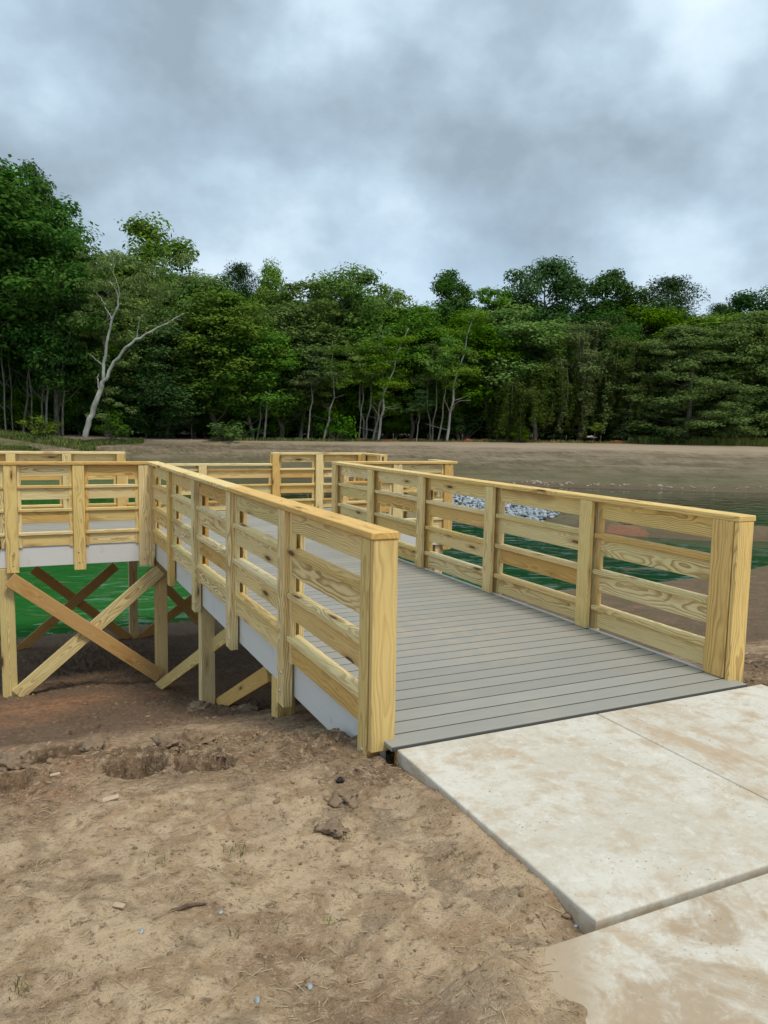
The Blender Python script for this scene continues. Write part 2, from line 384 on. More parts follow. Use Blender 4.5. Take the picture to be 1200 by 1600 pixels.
def make_ground():
    m, N = mat('graded_soil')
    G = N.n('ShaderNodeNewGeometry').outputs['Position']
    gx_, gy_, gz_ = N.xyz(G)
    dug_shade = N.n('ShaderNodeAttribute', dict(attribute_name='dug_shade')).outputs['Fac']
    a = N.noise(G, 1.5, 4, .6, .5); b = N.noise(N.vm('ADD', G, (3., 8., 1.)), 5.2, 5, .68, .7); c = N.noise(G, 24., 5, .72, .3)
    d = N.noise(G, 110., 3, .7); e = N.noise(N.vm('ADD', G, (9., 1., 4.)), 2.6, 4, .62, .6)
    tan = N.mix(N.step(b, .38, .60), (.35, .238, .138), (.53, .385, .245))
    brown = N.mix(N.step(b, .36, .62), (.185, .112, .068), (.285, .182, .113))
    wetb = N.mix(N.step(c, .3, .7), (.105, .066, .043), (.195, .128, .086))
    slope = N.step(N.m('ADD', gy_, N.m('MULTIPLY', N.m('SUBTRACT', b, .5), 1.6)), .35, 1.3)
    leftclod = N.step(N.m('ADD', gx_, N.m('MULTIPLY', N.m('SUBTRACT', a, .5), 1.5)), -1.75, -2.3, 0., .6)
    mixv = N.m('ADD', N.m('MULTIPLY', N.step(a, .50, .60), .60), N.m('MULTIPLY', slope, .35), clamp=True)
    col = N.mix(N.m('MAXIMUM', mixv, leftclod), tan, brown)
    moist = N.m('MULTIPLY', N.step(e, .53, .60), N.step(b, .40, .56))
    col = N.mix(N.m('MULTIPLY', moist, .6), col, (.175, .125, .082))
    col = N.mix(N.m('MULTIPLY', dug_shade, N.step(b, .34, .6, .65, .95)), col, N.mix(N.step(c, .35, .65), (.105, .068, .042), (.225, .150, .095)))  # darker turned-over soil, plus shade painted into the hollows
    wet = N.step(N.m('ADD', gy_, N.m('MULTIPLY', N.m('SUBTRACT', b, .5), 1.8)), 1.9, 3.3)
    col = N.mix(N.m('MULTIPLY', wet, .9), col, wetb)
    # red clay showing through
    clay = N.m('MULTIPLY', N.step(a, .40, .30), N.step(c, .36, .62))
    clay = N.m('MULTIPLY', clay, N.step(gy_, .4, 1.2, .30, .85))
    clay = N.m('MAXIMUM', clay, N.m('MULTIPLY', N.n('ShaderNodeAttribute', dict(attribute_name='clay')).outputs['Fac'], N.step(b, .36, .60, .15, .95)))
    col = N.mix(clay, col, (.38, .185, .095))
    moss = N.m('MULTIPLY', N.m('MULTIPLY', N.step(e, .44, .58), N.step(gx_, 2.4, 3.2)), wet)
    col = N.mix(N.m('MULTIPLY', moss, .7), col, (.115, .10, .05))
    # pale dry grit and dark crumbs
    col = N.mix(N.step(c, .53, .66, 0., N.m('SUBTRACT', .6, N.m('MULTIPLY', wet, .45))), col, (.53, .40, .275))
    col = N.mix(N.step(c, .46, .33, 0., .75), col, (.115, .075, .045))
    col = N.mix(N.step(d, .58, .70, 0., N.m('SUBTRACT', .55, N.m('MULTIPLY', wet, .42))), col, (.55, .44, .325))
    col = N.mix(N.step(d, .42, .31, 0., .60), col, (.10, .068, .042))
    # far, graded bank: grey-brown with a green bloom low down and pale top track
    bn = N.noise(N.vm('MULTIPLY', G, (1., 1., 3.)), .42, 5, .66, .3); bf = N.noise(N.vm('MULTIPLY', G, (3.2, .9, 2.)), 1., 5, .75)
    bank = N.mix(N.step(bn, .36, .66), (.135, .108, .066), (.205, .163, .110))
    bank = N.mix(N.step(bf, .50, .62, 0., .75), bank, (.27, .205, .14))
    bank = N.mix(N.step(bf, .46, .36, 0., .7), bank, (.075, .062, .036))
    bb = N.noise(N.vm('MULTIPLY', G, (.10, .10, 5.5)), 1., 4, .7)
    bank = N.mix(N.step(bb, .50, .64, 0., .6), bank, (.27, .215, .15))
    bank = N.mix(N.step(bb, .46, .34, 0., .55), bank, (.085, .072, .042))
    gm = N.m('MULTIPLY', N.step(N.m('ADD', gz_, N.m('MULTIPLY', N.m('SUBTRACT', bn, .5), 1.6)), -.5, -1.5), N.step(bf, .3, .6, .5, 1.))
    bank = N.mix(N.m('MULTIPLY', gm, .6), bank, (.085, .085, .040))
    top = N.step(N.m('ADD', gz_, N.m('MULTIPLY', N.m('SUBTRACT', bn, .5), .35)), -.25, .12)
    bank = N.mix(N.m('MULTIPLY', top, .75), bank, (.37, .29, .205))
    mudb = N.step(N.m('ADD', gz_, N.m('MULTIPLY', N.m('SUBTRACT', bf, .5), .5)), -1.95, -2.1)
    bank = N.mix(N.m('MULTIPLY', mudb, .7), bank, (.125, .085, .06))
    farm = N.step(gy_, 13., 19.)
    col = N.mix(farm, col, bank)
    # grass-green film on the left of the bank
    lg = N.m('MULTIPLY', N.step(N.m('ADD', gx_, N.m('MULTIPLY', bn, 6.)), 5.5, 2.), N.m('MULTIPLY', farm, N.step(gz_, -.9, .1)))
    col = N.mix(N.m('MULTIPLY', lg, .6), col, (.075, .105, .03))
    # orange clay at the tip of the spit and on the far shore
    dxs = N.m('SUBTRACT', gx_, 18.5); dys = N.m('MULTIPLY', N.m('SUBTRACT', gy_, 18.2), 1.)
    tip = N.step(N.m('ADD', N.m('SQRT', N.m('ADD', N.m('MULTIPLY', dxs, dxs), N.m('MULTIPLY', dys, dys))), N.m('MULTIPLY', bf, 2.6)), 2.3, 1.9)
    col = N.mix(N.m('MULTIPLY', tip, N.step(c, .35, .6, .15, .7)), col, (.36, .15, .085))
    h = N.m('ADD', N.m('MULTIPLY', c, .9), N.m('MULTIPLY', d, .5))
    finish(N, col, .95, N.bump(h, 1., .02), .12); return m
GROUND = make_ground()
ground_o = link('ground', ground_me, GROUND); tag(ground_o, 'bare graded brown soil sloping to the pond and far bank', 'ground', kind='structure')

def make_water():
    m, N = mat('algae_green_water')
    G = N.n('ShaderNodeNewGeometry').outputs['Position']
    rot = N.n('ShaderNodeVectorRotate', dict(rotation_type='Z_AXIS'), Vector=G, Angle=R(24)).outputs[0]
    w1 = N.noise(N.vm('MULTIPLY', rot, (.75, 1.15, 1.)), 1.35, 1, .5, .5)
    w2 = N.noise(N.vm('MULTIPLY', rot, (1., 1.7, 1.)), 5.0, 2, .5, .3)
    w3 = N.noise(N.vm('MULTIPLY', rot, (1., 2., 1.)), .30, 2, .5)
    h = N.m('ADD', w1, N.m('MULTIPLY', w2, .10))
    big = N.noise(G, .11, 3, .5)
    gx_, gy_, gz_ = N.xyz(G)
    left = N.step(N.m('ADD', gx_, N.m('MULTIPLY', N.m('SUBTRACT', big, .5), 6.)), 12., 1.)
    c1 = N.mix(N.step(big, .35, .65), (.007, .046, .020), (.010, .062, .024))
    c1 = N.mix(N.step(gy_, 21., 27.), c1, (.022, .034, .014))  # olive far water: the bank's reflection painted into the base colour
    col = N.mix(left, c1, (.022, .130, .026))
    st = N.m('MULTIPLY', N.step(w3, .35, .65, .5, 1.0), N.step(gy_, 34., 22., .12, 1.))
    finish(N, col, .05, N.bump(h, st, .085), .5, IOR=1.33); return m
WATER = make_water()
wv = [(-130, 10.2, WZ), (220, 10.2, WZ), (220, 62, WZ), (-130, 62, WZ)]
water_o = link('pond_water', np_mesh('pond_water', wv, [(0, 1, 2, 3)]), WATER)
tag(water_o, 'rippled green pond water behind the timber pier', 'water', kind='structure')

# ------------------------------------------------------------------ boards
_box = {}
def board_mesh(L, W, T, bev=.0035):
    key = (round(L, 3), round(W, 3), round(T, 3), bev)
    if key in _box: return _box[key]
    bm = bmesh.new(); bmesh.ops.create_cube(bm, size=1.0)
    for v in bm.verts: v.co = Vector((v.co.x*L, v.co.y*W, v.co.z*T))
    if bev: bmesh.ops.bevel(bm, geom=bm.edges[:], offset=bev, segments=1, affect='EDGES', profile=.5)
    me = bpy.data.meshes.new('board'); bm.to_mesh(me); bm.free(); _box[key] = me; return me
RNG = random.Random(7)
def board(name, parent, c, ulen, vwid, L, W, T, m, jit=.0, bev=.0035):
    """board centred at c; ulen / vwid are the directions of its length and width"""
    me = board_mesh(L, W, T, bev)
    u = Vector(ulen).normalized(); v = Vector(vwid); v = (v - u*v.dot(u)).normalized(); ww = u.cross(v)
    o = bpy.data.objects.new(name, me)
    if not me.materials: me.materials.append(m)
    COL.objects.link(o)
    if me.materials[0] != m: o.material_slots[0].link = 'OBJECT'; o.material_slots[0].material = m
    M = Matrix(((u.x, v.x, ww.x, c[0]), (u.y, v.y, ww.y, c[1]), (u.z, v.z, ww.z, c[2]), (0, 0, 0, 1)))
    if jit: M = M @ Matrix.Rotation(RNG.uniform(-jit, jit), 4, 'Z') @ Matrix.Rotation(RNG.uniform(-jit, jit)*.6, 4, 'Y')
    o.parent = parent; o.matrix_basis = M; return o

# ------------------------------------------------------------------ the concrete path
path = empty('concrete_path'); tag(path, 'pale stained concrete path leading onto the grey deck', 'path', kind='structure')
def slab(poly, ztop, parent, th=.14):
    bm = bmesh.new(); vs = [bm.verts.new((x, y, ztop)) for x, y in poly]; f = bm.faces.new(vs)
    if f.normal.z < 0: f.normal_flip()
    r = bmesh.ops.extrude_face_region(bm, geom=[f])
    for v in [g for g in r['geom'] if isinstance(g, bmesh.types.BMVert)]: v.co.z -= th
    bmesh.ops.recalc_face_normals(bm, faces=bm.faces[:])
    es = [e for e in bm.edges if all(abs(v.co.z-ztop) < 1e-5 for v in e.verts)]
    bmesh.ops.bevel(bm, geom=es, offset=.009, segments=3, affect='EDGES', profile=.5)
    me = bpy.data.meshes.new('slab'); bm.to_mesh(me); bm.free()
    for p in me.polygons: p.use_smooth = False
    return link('slab', me, CONC, parent)
slab([(.03, -1.567), (1.293, -1.567), (1.293, -.106), (.03, -.106)], -.010, path)
slab([(1.299, -1.567), (2.64, -1.567), (2.64, -.106), (1.299, -.106)], -.010, path)
slab([(-1.5, -3.6), (1.30, -3.6), (1.30, -1.594), (-.20, -1.594), (-.27, -1.67), (-.35, -1.77), (-.45, -1.88), (-.62, -2.08)], -.018, path)
slab([(1.306, -3.6), (2.64, -3.6), (2.64, -1.594), (1.306, -1.594)], -.018, path)

# ------------------------------------------------------------------ the pier
pier = empty('fishing_pier', (0, 0, 0))
tag(pier, 'new timber fishing pier with slatted railings, grey deck and braced legs', 'pier')
PW, PY0, PY1, PXL, PXR = 2.528, 7.02, 10.36, -2.62, 4.48
H = 1.067
# deck boards, each its own
y = -.098; pitch = .148
k = 0
while y < PY0-.02:
    x0, x1 = (.037, PW-.037)
    if k == 0: x0, x1 = (.004, PW-.004)
    board('deck_board', pier, ((x0+x1)/2, y+.0705, -.0125), (1, 0, 0), (0, 1, 0), x1-x0, .1385, .025, DECK, 0, .0035)
    y += pitch; k += 1
while y < PY1-.03:
    wd = min(.1385, PY1-y-.006)
    board('deck_board', pier, ((PXL+PXR)/2, y+wd/2, -.0125), (1, 0, 0), (0, 1, 0), PXR-PXL-.01, wd, .025, DECK, 0, .003)
    y += pitch
def fascia(A, B, out):
    A = Vector(A); B = Vector(B); u = (B-A).normalized(); L = (B-A).length; o = Vector(out)
    n = max(1, round(L/3.6)); s = L/n
    for i in range(n):
        c = A + u*(s*(i+.5)) + o*.0
        board('fascia_board', pier, (c.x, c.y, -.1155), u, (0, 0, 1), s-.003, .235, .03, FASCIA, 0, .002)
fascia((.020, .03, 0), (.020, PY0-.022, 0), (-1, 0, 0)); fascia((PW-.020, .03, 0), (PW-.020, PY0-.022, 0), (1, 0, 0))
fascia((PXL, PY0-.006, 0), (.003, PY0-.006, 0), (0, -1, 0)); fascia((PW-.003, PY0-.006, 0), (PXR, PY0-.006, 0), (0, -1, 0))
fascia((PXR+.0, PY0+.012, 0), (PXR+.0, PY1-.02, 0), (1, 0, 0)); fascia((PXL, PY1+.0, 0), (PXR, PY1+.0, 0), (0, 1, 0))
fascia((PXL-.0, PY0+.012, 0), (PXL-.0, PY1-.02, 0), (-1, 0, 0))
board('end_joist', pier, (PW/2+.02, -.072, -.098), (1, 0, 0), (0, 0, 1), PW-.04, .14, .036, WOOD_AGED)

def railing(label, A, B, out, posts, lows=(), cap0=0.0, cap1=None, capcuts=(), inner=True, pw=.14):
    """railing along A-B; posts: distances of the post centres; lows: bays whose cap sits at 34 in; out: outward normal"""
    A = Vector((*A, 0)); B = Vector((*B, 0)); u = (B-A).normalized(); L = (B-A).length; o = Vector((*out, 0)); up = Vector((0, 0, 1))
    if cap1 is None: cap1 = L
    rt = empty('railing', A, 0, pier); rt['label'] = label
    def P(s, d, z):
        v = u*s + o*d; return (v.x, v.y, z)       # relative to the railing empty
    low_at = lambda i: i in lows
    nb = len(posts)-1
    for i, s in enumerate(posts):
        low = (i == 0 or low_at(i-1)) and (i == nb or low_at(i)) and len(lows) > 0 and not (i == 0 and not low_at(0)) and not (i == nb and not low_at(nb-1))
        top = (.864 if low else H) - .039
        bot = -.30 + RNG.uniform(-.012, .012)
        w = pw*RNG.choice([1, 1, 1.1]) if s > .12 or cap0 != -.004 else .108
        board('post', rt, P(s, .042, (top+bot)/2), up, u, top-bot, w, .066, WOOD, .0025)
        if inner: board('post', rt, P(s+(.026 if i == 0 and cap0 == -.004 else 0), -.051, (top+.002)/2), up, u, top-.002, .165 if i == 0 and cap0 == -.004 else .14, .036, WOOD, .002)
        # carriage bolts near the foot
        for dz in (-.07, -.20):
            b = link('bolt', BOLT, STEEL, rt); M = Matrix.Translation(P(s+RNG.uniform(-.02, .02), .0755, dz)) @ o.to_track_quat('Z', 'Y').to_matrix().to_4x4(); b.matrix_basis = M
    for i in range(nb):
        a = posts[i]+pw/2+.004; b = posts[i+1]-pw/2-.004; c = (a+b)/2
        lo = low_at(i)
        topz = .864 if lo else H
        for s in (a+.021, b-.021):
            board('nailer', rt, P(s, .022, (topz-.041+.006)/2), up, u, topz-.041-.006, .042, .034, WOOD, .001)
        for kk in range(4):
            if lo and kk == 0: continue
            bt = H-.178-.290*kk
            board('rail_board', rt, P(c, .018, bt+.07), u, up, b-a-.082, .138, .03, WOOD, .0018)
            if kk: board('rail_ledge', rt, P(c, .012, bt+.140+.0185), u, o, b-a-.002, .088, .036, WOOD, .0012)
    # caps
    runs = []; cur = None
    for i in range(nb):
        z = .864 if low_at(i) else H
        s0 = cap0 if i == 0 else posts[i]; s1 = cap1 if i == nb-1 else posts[i+1]
        if cur and abs(cur[2]-z) < 1e-3 and i not in capcuts: cur[1] = s1
        else:
            if cur: runs.append(cur)
            cur = [s0, s1, z]
    runs.append(cur)
    for j, (s0, s1, z) in enumerate(runs):
        if j > 0 and runs[j-1][2] != z:
            if z > .9: s0 -= .07
            else: s0 += .072
        if j < len(runs)-1 and runs[j+1][2] != z:
            if z > .9: s1 += .07
            else: s1 -= .072
        board('cap_rail', rt, P((s0+s1)/2, .008, z-.019), u, o, s1-s0-.002, .152, .038, WOOD, 0, .005)
    return rt
# bolt mesh and metal
def make_steel():
    m, N = mat('galvanised_steel'); finish(N, (.62, .60, .56), .38, None, .5, Metallic=.9); return m
STEEL = make_steel()
bm = bmesh.new(); bmesh.ops.create_uvsphere(bm, u_segments=8, v_segments=4, radius=.012)
for v in bm.verts: v.co.z = max(v.co.z, -.001)*.6
BOLT = bpy.data.meshes.new('bolt'); bm.to_mesh(BOLT); bm.free()

YP = [.096, 1.45, 2.85, 4.25, 5.62]
railing('left railing of the ramp, weathered yellow boards', (0, 0), (0, PY0), (-1, 0), YP + [PY0-.02], cap0=-.004, cap1=PY0+.08, capcuts=(2,))
railing('right railing of the ramp', (PW, 0), (PW, PY0), (1, 0), YP + [6.86], cap0=-.004, cap1=PY0-.07, capcuts=(3,))
railing('platform railing left of the ramp', (-.08, PY0), (PXL, PY0), (0, -1), [.05, .85, 1.62, 2.42], cap1=2.54)
railing('platform railing right of the ramp', (PW+.08, PY0), (PXR, PY0), (0, -1), [.02, .92, 1.80], cap1=1.94)
railing('pond-side railing with lowered middle', (PXL, PY1), (PXR, PY1), (0, 1), [.10, .92, 1.75, 2.60, 3.97, 5.32, 6.17, 7.03], lows=(3, 4), cap1=7.17)
railing('right end railing with lowered middle', (PXR, PY0), (PXR, PY1), (1, 0), [.10, .55, 1.55, 2.50, 3.22], lows=(1, 2), cap0=-.07, cap1=3.26)
railing('left end railing with lowered middle', (PXL, PY0), (PXL, PY1), (-1, 0), [.10, .55, 1.55, 2.50, 3.22], lows=(1, 2), cap0=-.07, cap1=3.26)
# end boards closing the railing ends beside the path
for xx in (0, PW):
    sgn = -1 if xx == 0 else 1
    e = board('end_board', pier, (xx+sgn*.002, .0145, (H-.04-.055)/2), (0, -.0105 if xx == 0 else -.004, -1), (1, 0, 0), H-.04+.055, .136, .034, WOOD, .0)
    board('end_block', pier, (xx+sgn*.010, .100, (H-.05-.12)/2), (0, 0, 1), (1, 0, 0), H-.05+.12, .10, .125, HEART)

# legs
def leg(x, yy, ztop=-.26, w=.14):
    zb = terr_z(x, yy)-.25
    board('leg', pier, (x, yy, (ztop+zb)/2), (0, 0, 1), (1, 0, 0), ztop-zb, w, w, WOOD, .002, .006)
LEGS = [(-1.775, 7.08, .17), (.075, 7.08, .15), (.068, 4.29, .14), (.085, 1.86, .14), (PW-.07, 7.08, .14), (PW-.07, 4.29, .14), (PW-.07, 1.86, .14),
        (4.32, 7.10, .14), (4.32, 10.22, .14), (PW-.07, 10.22, .14), (.13, 10.22, .14), (-1.775, 10.22, .14)]
for lx, ly, lw in LEGS: leg(lx, ly, -.24, lw)
def brace(p, q, nrm, W=.14, T=.036, m=WOOD):
    p = Vector(p); q = Vector(q); u = q-p; v = Vector(nrm).cross(u)
    board('brace', pier, (p+q)/2, u, v, u.length, W, T, m, 0, .004)
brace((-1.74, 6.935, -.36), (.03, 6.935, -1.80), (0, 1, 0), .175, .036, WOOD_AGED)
brace((-1.70, 6.975, -1.84), (.06, 6.975, -.36), (0, 1, 0), .175, .036, WOOD)
p1 = on_axis(240, 1080, 2, -1.95); p2 = on_axis(358, 990, 0, .165)
brace(p1, p2, (1, 0, 0), .14)
p1 = on_axis(332, 1108, 0, .165); p2 = on_axis(420, 1052, 0, .165)
brace(p1, p2, (1, 0, 0), .14)
YB = 10.13
for (a, b), (c, d) in (((52, 889), (208, 1003)), ((181, 884), (28, 1018)), ((308, 930), (208, 1006)), ((232, 890), (330, 990))):
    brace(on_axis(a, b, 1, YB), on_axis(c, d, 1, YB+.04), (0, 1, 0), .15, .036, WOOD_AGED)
    YB -= .045

# ------------------------------------------------------------------ soda can on the deck edge
def lathe(name, prof, seg=20):
    V = []; Fq = []
    for r, z in prof:
        for j in range(seg): V.append((r*math.cos(2*math.pi*j/seg), r*math.sin(2*math.pi*j/seg), z))
    for i in range(len(prof)-1):
        for j in range(seg):
            Fq.append((i*seg+j, i*seg+(j+1) % seg, (i+1)*seg+(j+1) % seg, (i+1)*seg+j))
    return np_mesh(name, V, Fq, True)
def make_can_paint():
    m, N = mat('printed_can'); P = N.n('ShaderNodeTexCoord').outputs['Object']; x, y_, z = N.xyz(P)
    wv_ = N.m('ADD', z, N.m('MULTIPLY', N.m('SINE', N.m('MULTIPLY', x, 60.)), .008))
    col = N.ramp(N.m('DIVIDE', wv_, .12), [(0, (.01, .09, .045)), (.36, (.01, .09, .045)), (.38, (.42, .10, .14)), (.62, (.42, .10, .14)), (.65, (.02, .07, .05)), (.8, (.02, .07, .05))])
    finish(N, col, .3, None, .5, Metallic=.3); return m
can = empty('drink_can', (-1.855, 6.985, .003)); tag(can, 'green drink can with silver top standing on the deck edge', 'can')
link('can_body', lathe('can_body', [(0, .002), (.024, 0), (.027, .004), (.033, .014), (.033, .103), (.0315, .108)]), make_can_paint(), can)
link('can_lid', lathe('can_lid', [(.0315, .108), (.028, .117), (.027, .121), (.025, .119), (.024, .115), (0, .115)]), STEEL, can)

# ------------------------------------------------------------------ vegetation helpers
def unit(v): return v/np.maximum(np.linalg.norm(v, axis=-1, keepdims=True), 1e-9)
class Geo:
    def __init__(s): s.V = []; s.F = []; s.n = 0
    def add(s, V, F): s.V.append(np.asarray(V, float)); s.F.append(np.asarray(F, int)+s.n); s.n += len(V)
    def mesh(s, name, smooth=False): return np_mesh(name, np.concatenate(s.V), np.concatenate(s.F), smooth)
def tube(g, pts, rad, seg=6):
    pts = np.asarray(pts, float); n = len(pts); rad = np.broadcast_to(rad, (n,))
    tg = np.gradient(pts, axis=0); tg = unit(tg)
    a = np.cross(tg, np.array([.31, .83, .12])); a = unit(a); b = np.cross(tg, a)
    th = np.arange(seg)*2*math.pi/seg
    V = pts[:, None] + rad[:, None, None]*(np.cos(th)[None, :, None]*a[:, None] + np.sin(th)[None, :, None]*b[:, None])
    i = np.arange(n-1)[:, None]; j = np.arange(seg)[None]; j2 = (j+1) % seg
    F = np.stack(np.broadcast_arrays(i*seg+j, i*seg+j2, (i+1)*seg+j2, (i+1)*seg+j), -1).reshape(-1, 4)
    g.add(V.reshape(-1, 3), F)
def curve(p, q, rng, bend=.08, n=6, sag=0.):
    p = np.asarray(p, float); q = np.asarray(q, float); t = np.linspace(0, 1, n)[:, None]; L = np.linalg.norm(q-p)
    o = rng.normal(size=3)*bend*L
    return p+(q-p)*t + np.sin(t*math.pi)*o + np.array([0, 0, 1.])*(-sag*L*np.sin(t*math.pi)) + rng.normal(size=(n, 3))*.012*L*np.sin(t*math.pi)
def leaves(g, rng, clumps, per, size, flat=.6, up=.7, asp=.6, shell=.55):
    """many small leaf faces spread through clumps (x, y, z, r)"""
    clumps = np.asarray(clumps, float)
    C = np.repeat(clumps, per, axis=0); n = len(C)
    d = unit(rng.normal(size=(n, 3))); r = (shell + (1-shell)*rng.random(n))**.8
    r = np.where(rng.random(n) < .25, r*rng.random(n), r)*rng.uniform(.75, 1.18, n)
    pos = C[:, :3] + d*(C[:, 3]*r)[:, None]*np.array([1, 1, flat])
    nrm = unit(d*.8 + np.array([0, 0, up]) + rng.normal(size=(n, 3))*.36)
    a = unit(np.cross(nrm, rng.normal(size=(n, 3)))); b = np.cross(nrm, a)
    s = (size*rng.uniform(.55, 1.35, n))[:, None]
    droop = nrm*0 + np.array([0, 0, -1.])*s*.22
    V = np.stack([pos-a*s*.5, pos-b*s*asp*.5, pos+a*s*.5+droop, pos+b*s*asp*.5], 1).reshape(-1, 3)
    g.add(V, np.arange(n*4).reshape(n, 4))

def make_leaf(name, c1, c2, c3, trans=.34):
    m, N = mat(name)
    G = N.n('ShaderNodeNewGeometry'); P = N.n('ShaderNodeTexCoord').outputs['Object']
    rnd = N.n('ShaderNodeObjectInfo').outputs['Random']
    isl = G.outputs['Random Per Island']
    big = N.noise(N.vm('ADD', P, N.comb(N.m('MULTIPLY', rnd, 40.), 0., 0.)), .45, 2, .5)
    col = N.mix(N.step(big, .35, .65), c1, c2)
    col = N.mix(N.m('MULTIPLY', isl, .55), col, c3)
    hsv = N.n('ShaderNodeHueSaturation', Hue=N.m('ADD', .488, N.m('MULTIPLY', rnd, .024)), Saturation=N.m('ADD', .85, N.m('MULTIPLY', N.m('FRACT', N.m('MULTIPLY', rnd, 7.7)), .3)),
              Value=N.m('ADD', .80, N.m('MULTIPLY', N.m('FRACT', N.m('MULTIPLY', rnd, 31.3)), .45)), Color=col).outputs[0]
    d = N.n('ShaderNodeBsdfDiffuse', Color=hsv); t = N.n('ShaderNodeBsdfTranslucent', Color=hsv)
    
    m1 = N.n('ShaderNodeMixShader', Fac=trans, _1=d.outputs[0], _2=t.outputs[0])
    N.n('ShaderNodeOutputMaterial', Surface=m1.outputs[0]); return m
L_MID = make_leaf('leaf_mid_green', (.128, .240, .034), (.172, .278, .045), (.102, .200, .030))
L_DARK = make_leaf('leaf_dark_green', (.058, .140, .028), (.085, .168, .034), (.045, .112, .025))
L_OLIVE = make_leaf('leaf_olive_green', (.160, .238, .046), (.198, .265, .055), (.125, .195, .040))
L_PINE = make_leaf('needle_green', (.042, .080, .030), (.056, .096, .032), (.030, .058, .024), .1)
L_VINE = make_leaf('vine_brown_green', (.110, .180, .044), (.135, .160, .054), (.078, .142, .034))
L_BRIGHT = make_leaf('leaf_bright_green', (0.109, 0.232, 0.037), (0.147, 0.271, 0.046), (0.074, 0.163, 0.031))
L_GRASS = make_leaf('grass_green', (.16, .21, .05), (.22, .24, .075), (.13, .18, .04), .3)
def make_bark(name, a, b, sc=6.):
    m, N = mat(name); P = N.n('ShaderNodeTexCoord').outputs['Object']
    n = N.noise(N.vm('MULTIPLY', P, (1., 1., .25)), sc, 4, .65)
    finish(N, N.mix(N.step(n, .38, .62), a, b), .9, N.bump(n, .5, .03), .1); return m
BARK = make_bark('grey_bark', (.12, .10, .078), (.21, .185, .15))
BARK_PALE = make_bark('pale_bark', (.19, .175, .145), (.33, .31, .27), 3.)
BARK_WHITE = make_bark('white_bark', (.30, .29, .25), (.52, .51, .46), 2.)

# --- archetypes: each returns (trunk mesh, crown mesh, true height)
def tree_broad(seed, h=16., w=9., base=3.2, n=120, per=230, size=.28, rc=(.95, 1.65), lobes=.28, trunk_r=.17, flat=.62, leafm=L_MID, bark=BARK, shell=.55, pw=.75):
    rng = np.random.default_rng(seed)
    ph = rng.uniform(0, 6.28, 4); t = rng.uniform(-1, 1, n); az = rng.uniform(0, 6.28, n); hh = (h-base)/2
    lob = 1 + lobes*(np.sin(az*2+ph[0])*.4 + np.sin(az*3+ph[1]+t*3)*.6)
    prof = np.where(t > 0, np.clip(1-np.abs(t)**1.9, 0, 1)**.55, np.clip(1-np.abs(t)**3, 0, 1)**.5)
    rad = (prof*.92+.04)*(.30+.70*np.sqrt(rng.random(n)))*lob*w/2*.86
    C = np.stack([rad*np.cos(az), rad*np.sin(az), base+hh+t*hh*.94+rng.normal(size=n)*.25], 1)
    R_ = rng.uniform(*rc, n)
    g = Geo(); leaves(g, rng, np.column_stack([C, R_]), per, size, flat, shell=shell)
    top = np.array([rng.normal()*.3, rng.normal()*.3, h*.86])
    tg = Geo(); tr = curve((0, 0, -.4), top, rng, .03, 9); tube(tg, tr, np.linspace(trunk_r, .05, 9), 7)
    for c in C[rng.permutation(n)[:16]]:
        z0 = np.clip(c[2]-rng.uniform(1., 3.5), base*.6, h*.8); k = np.interp(z0, tr[:, 2], np.arange(9)); i = int(k)
        st = tr[i]+(tr[min(i+1, 8)]-tr[i])*(k-i)
        tube(tg, curve(st, c, rng, .07, 5), np.linspace(trunk_r*.36, .02, 5), 5)
    return tg.mesh('trunk', True), g.mesh('crown'), h, leafm, bark
def tree_pine(seed, h=18., w=7., base=7., leafm=L_PINE):
    rng = np.random.default_rng(seed); C = []
    tg = Geo(); tr = curve((0, 0, -.4), (0, 0, h*.97), rng, .012, 8); tube(tg, tr, np.linspace(.26, .04, 8), 7)
    for z in np.arange(base, h, .75):
        f = (z-base)/(h-base); rad = w/2*(1-f**2.2)**.8*(.55+.45*min(1, f*3+.4))
        for a in rng.uniform(0, 6.28, 12):
            rr = rad*rng.uniform(.35, 1.); c = (rr*math.cos(a), rr*math.sin(a), z+rng.uniform(-.2, .5)); C.append((*c, rng.uniform(.6, 1.1)))
            if rng.random() < .2: tube(tg, curve((0, 0, z-.4), c, rng, .05, 4), np.linspace(.06, .02, 4), 4)
    g = Geo(); leaves(g, rng, C, 130, .22, .75, .5, .38)
    return tg.mesh('trunk', True), g.mesh('crown'), h, leafm, BARK
def tree_layered(seed, h=13., w=11., leafm=L_OLIVE):
    rng = np.random.default_rng(seed); C = []
    tg = Geo(); tr = curve((0, 0, -.4), (0, 0, h*.9), rng, .03, 8); tube(tg, tr, np.linspace(.25, .05, 8), 7)
    for z in np.arange(1.4, h, .62):
        f = z/h; rad = w/2*(math.sin(min(1, f*1.25+.18)*math.pi*.86)**.6)*(1 if f < .8 else (1-f)/.2*.8+.2)
        for a in rng.uniform(0, 6.28, 11):
            rr = rad*rng.uniform(.35, 1.08)
            C.append((rr*math.cos(a), rr*math.sin(a), z-.06*rr+rng.uniform(-.3, .3), rng.uniform(.8, 1.5)))
            if rng.random() < .14: tube(tg, curve((0, 0, max(.5, z-1.2)), C[-1][:3], rng, .06, 5), np.linspace(.07, .02, 5), 4)
    g = Geo(); leaves(g, rng, C, 170, .26, .34, .9, .5)
    return tg.mesh('trunk', True), g.mesh('crown'), h, leafm, BARK
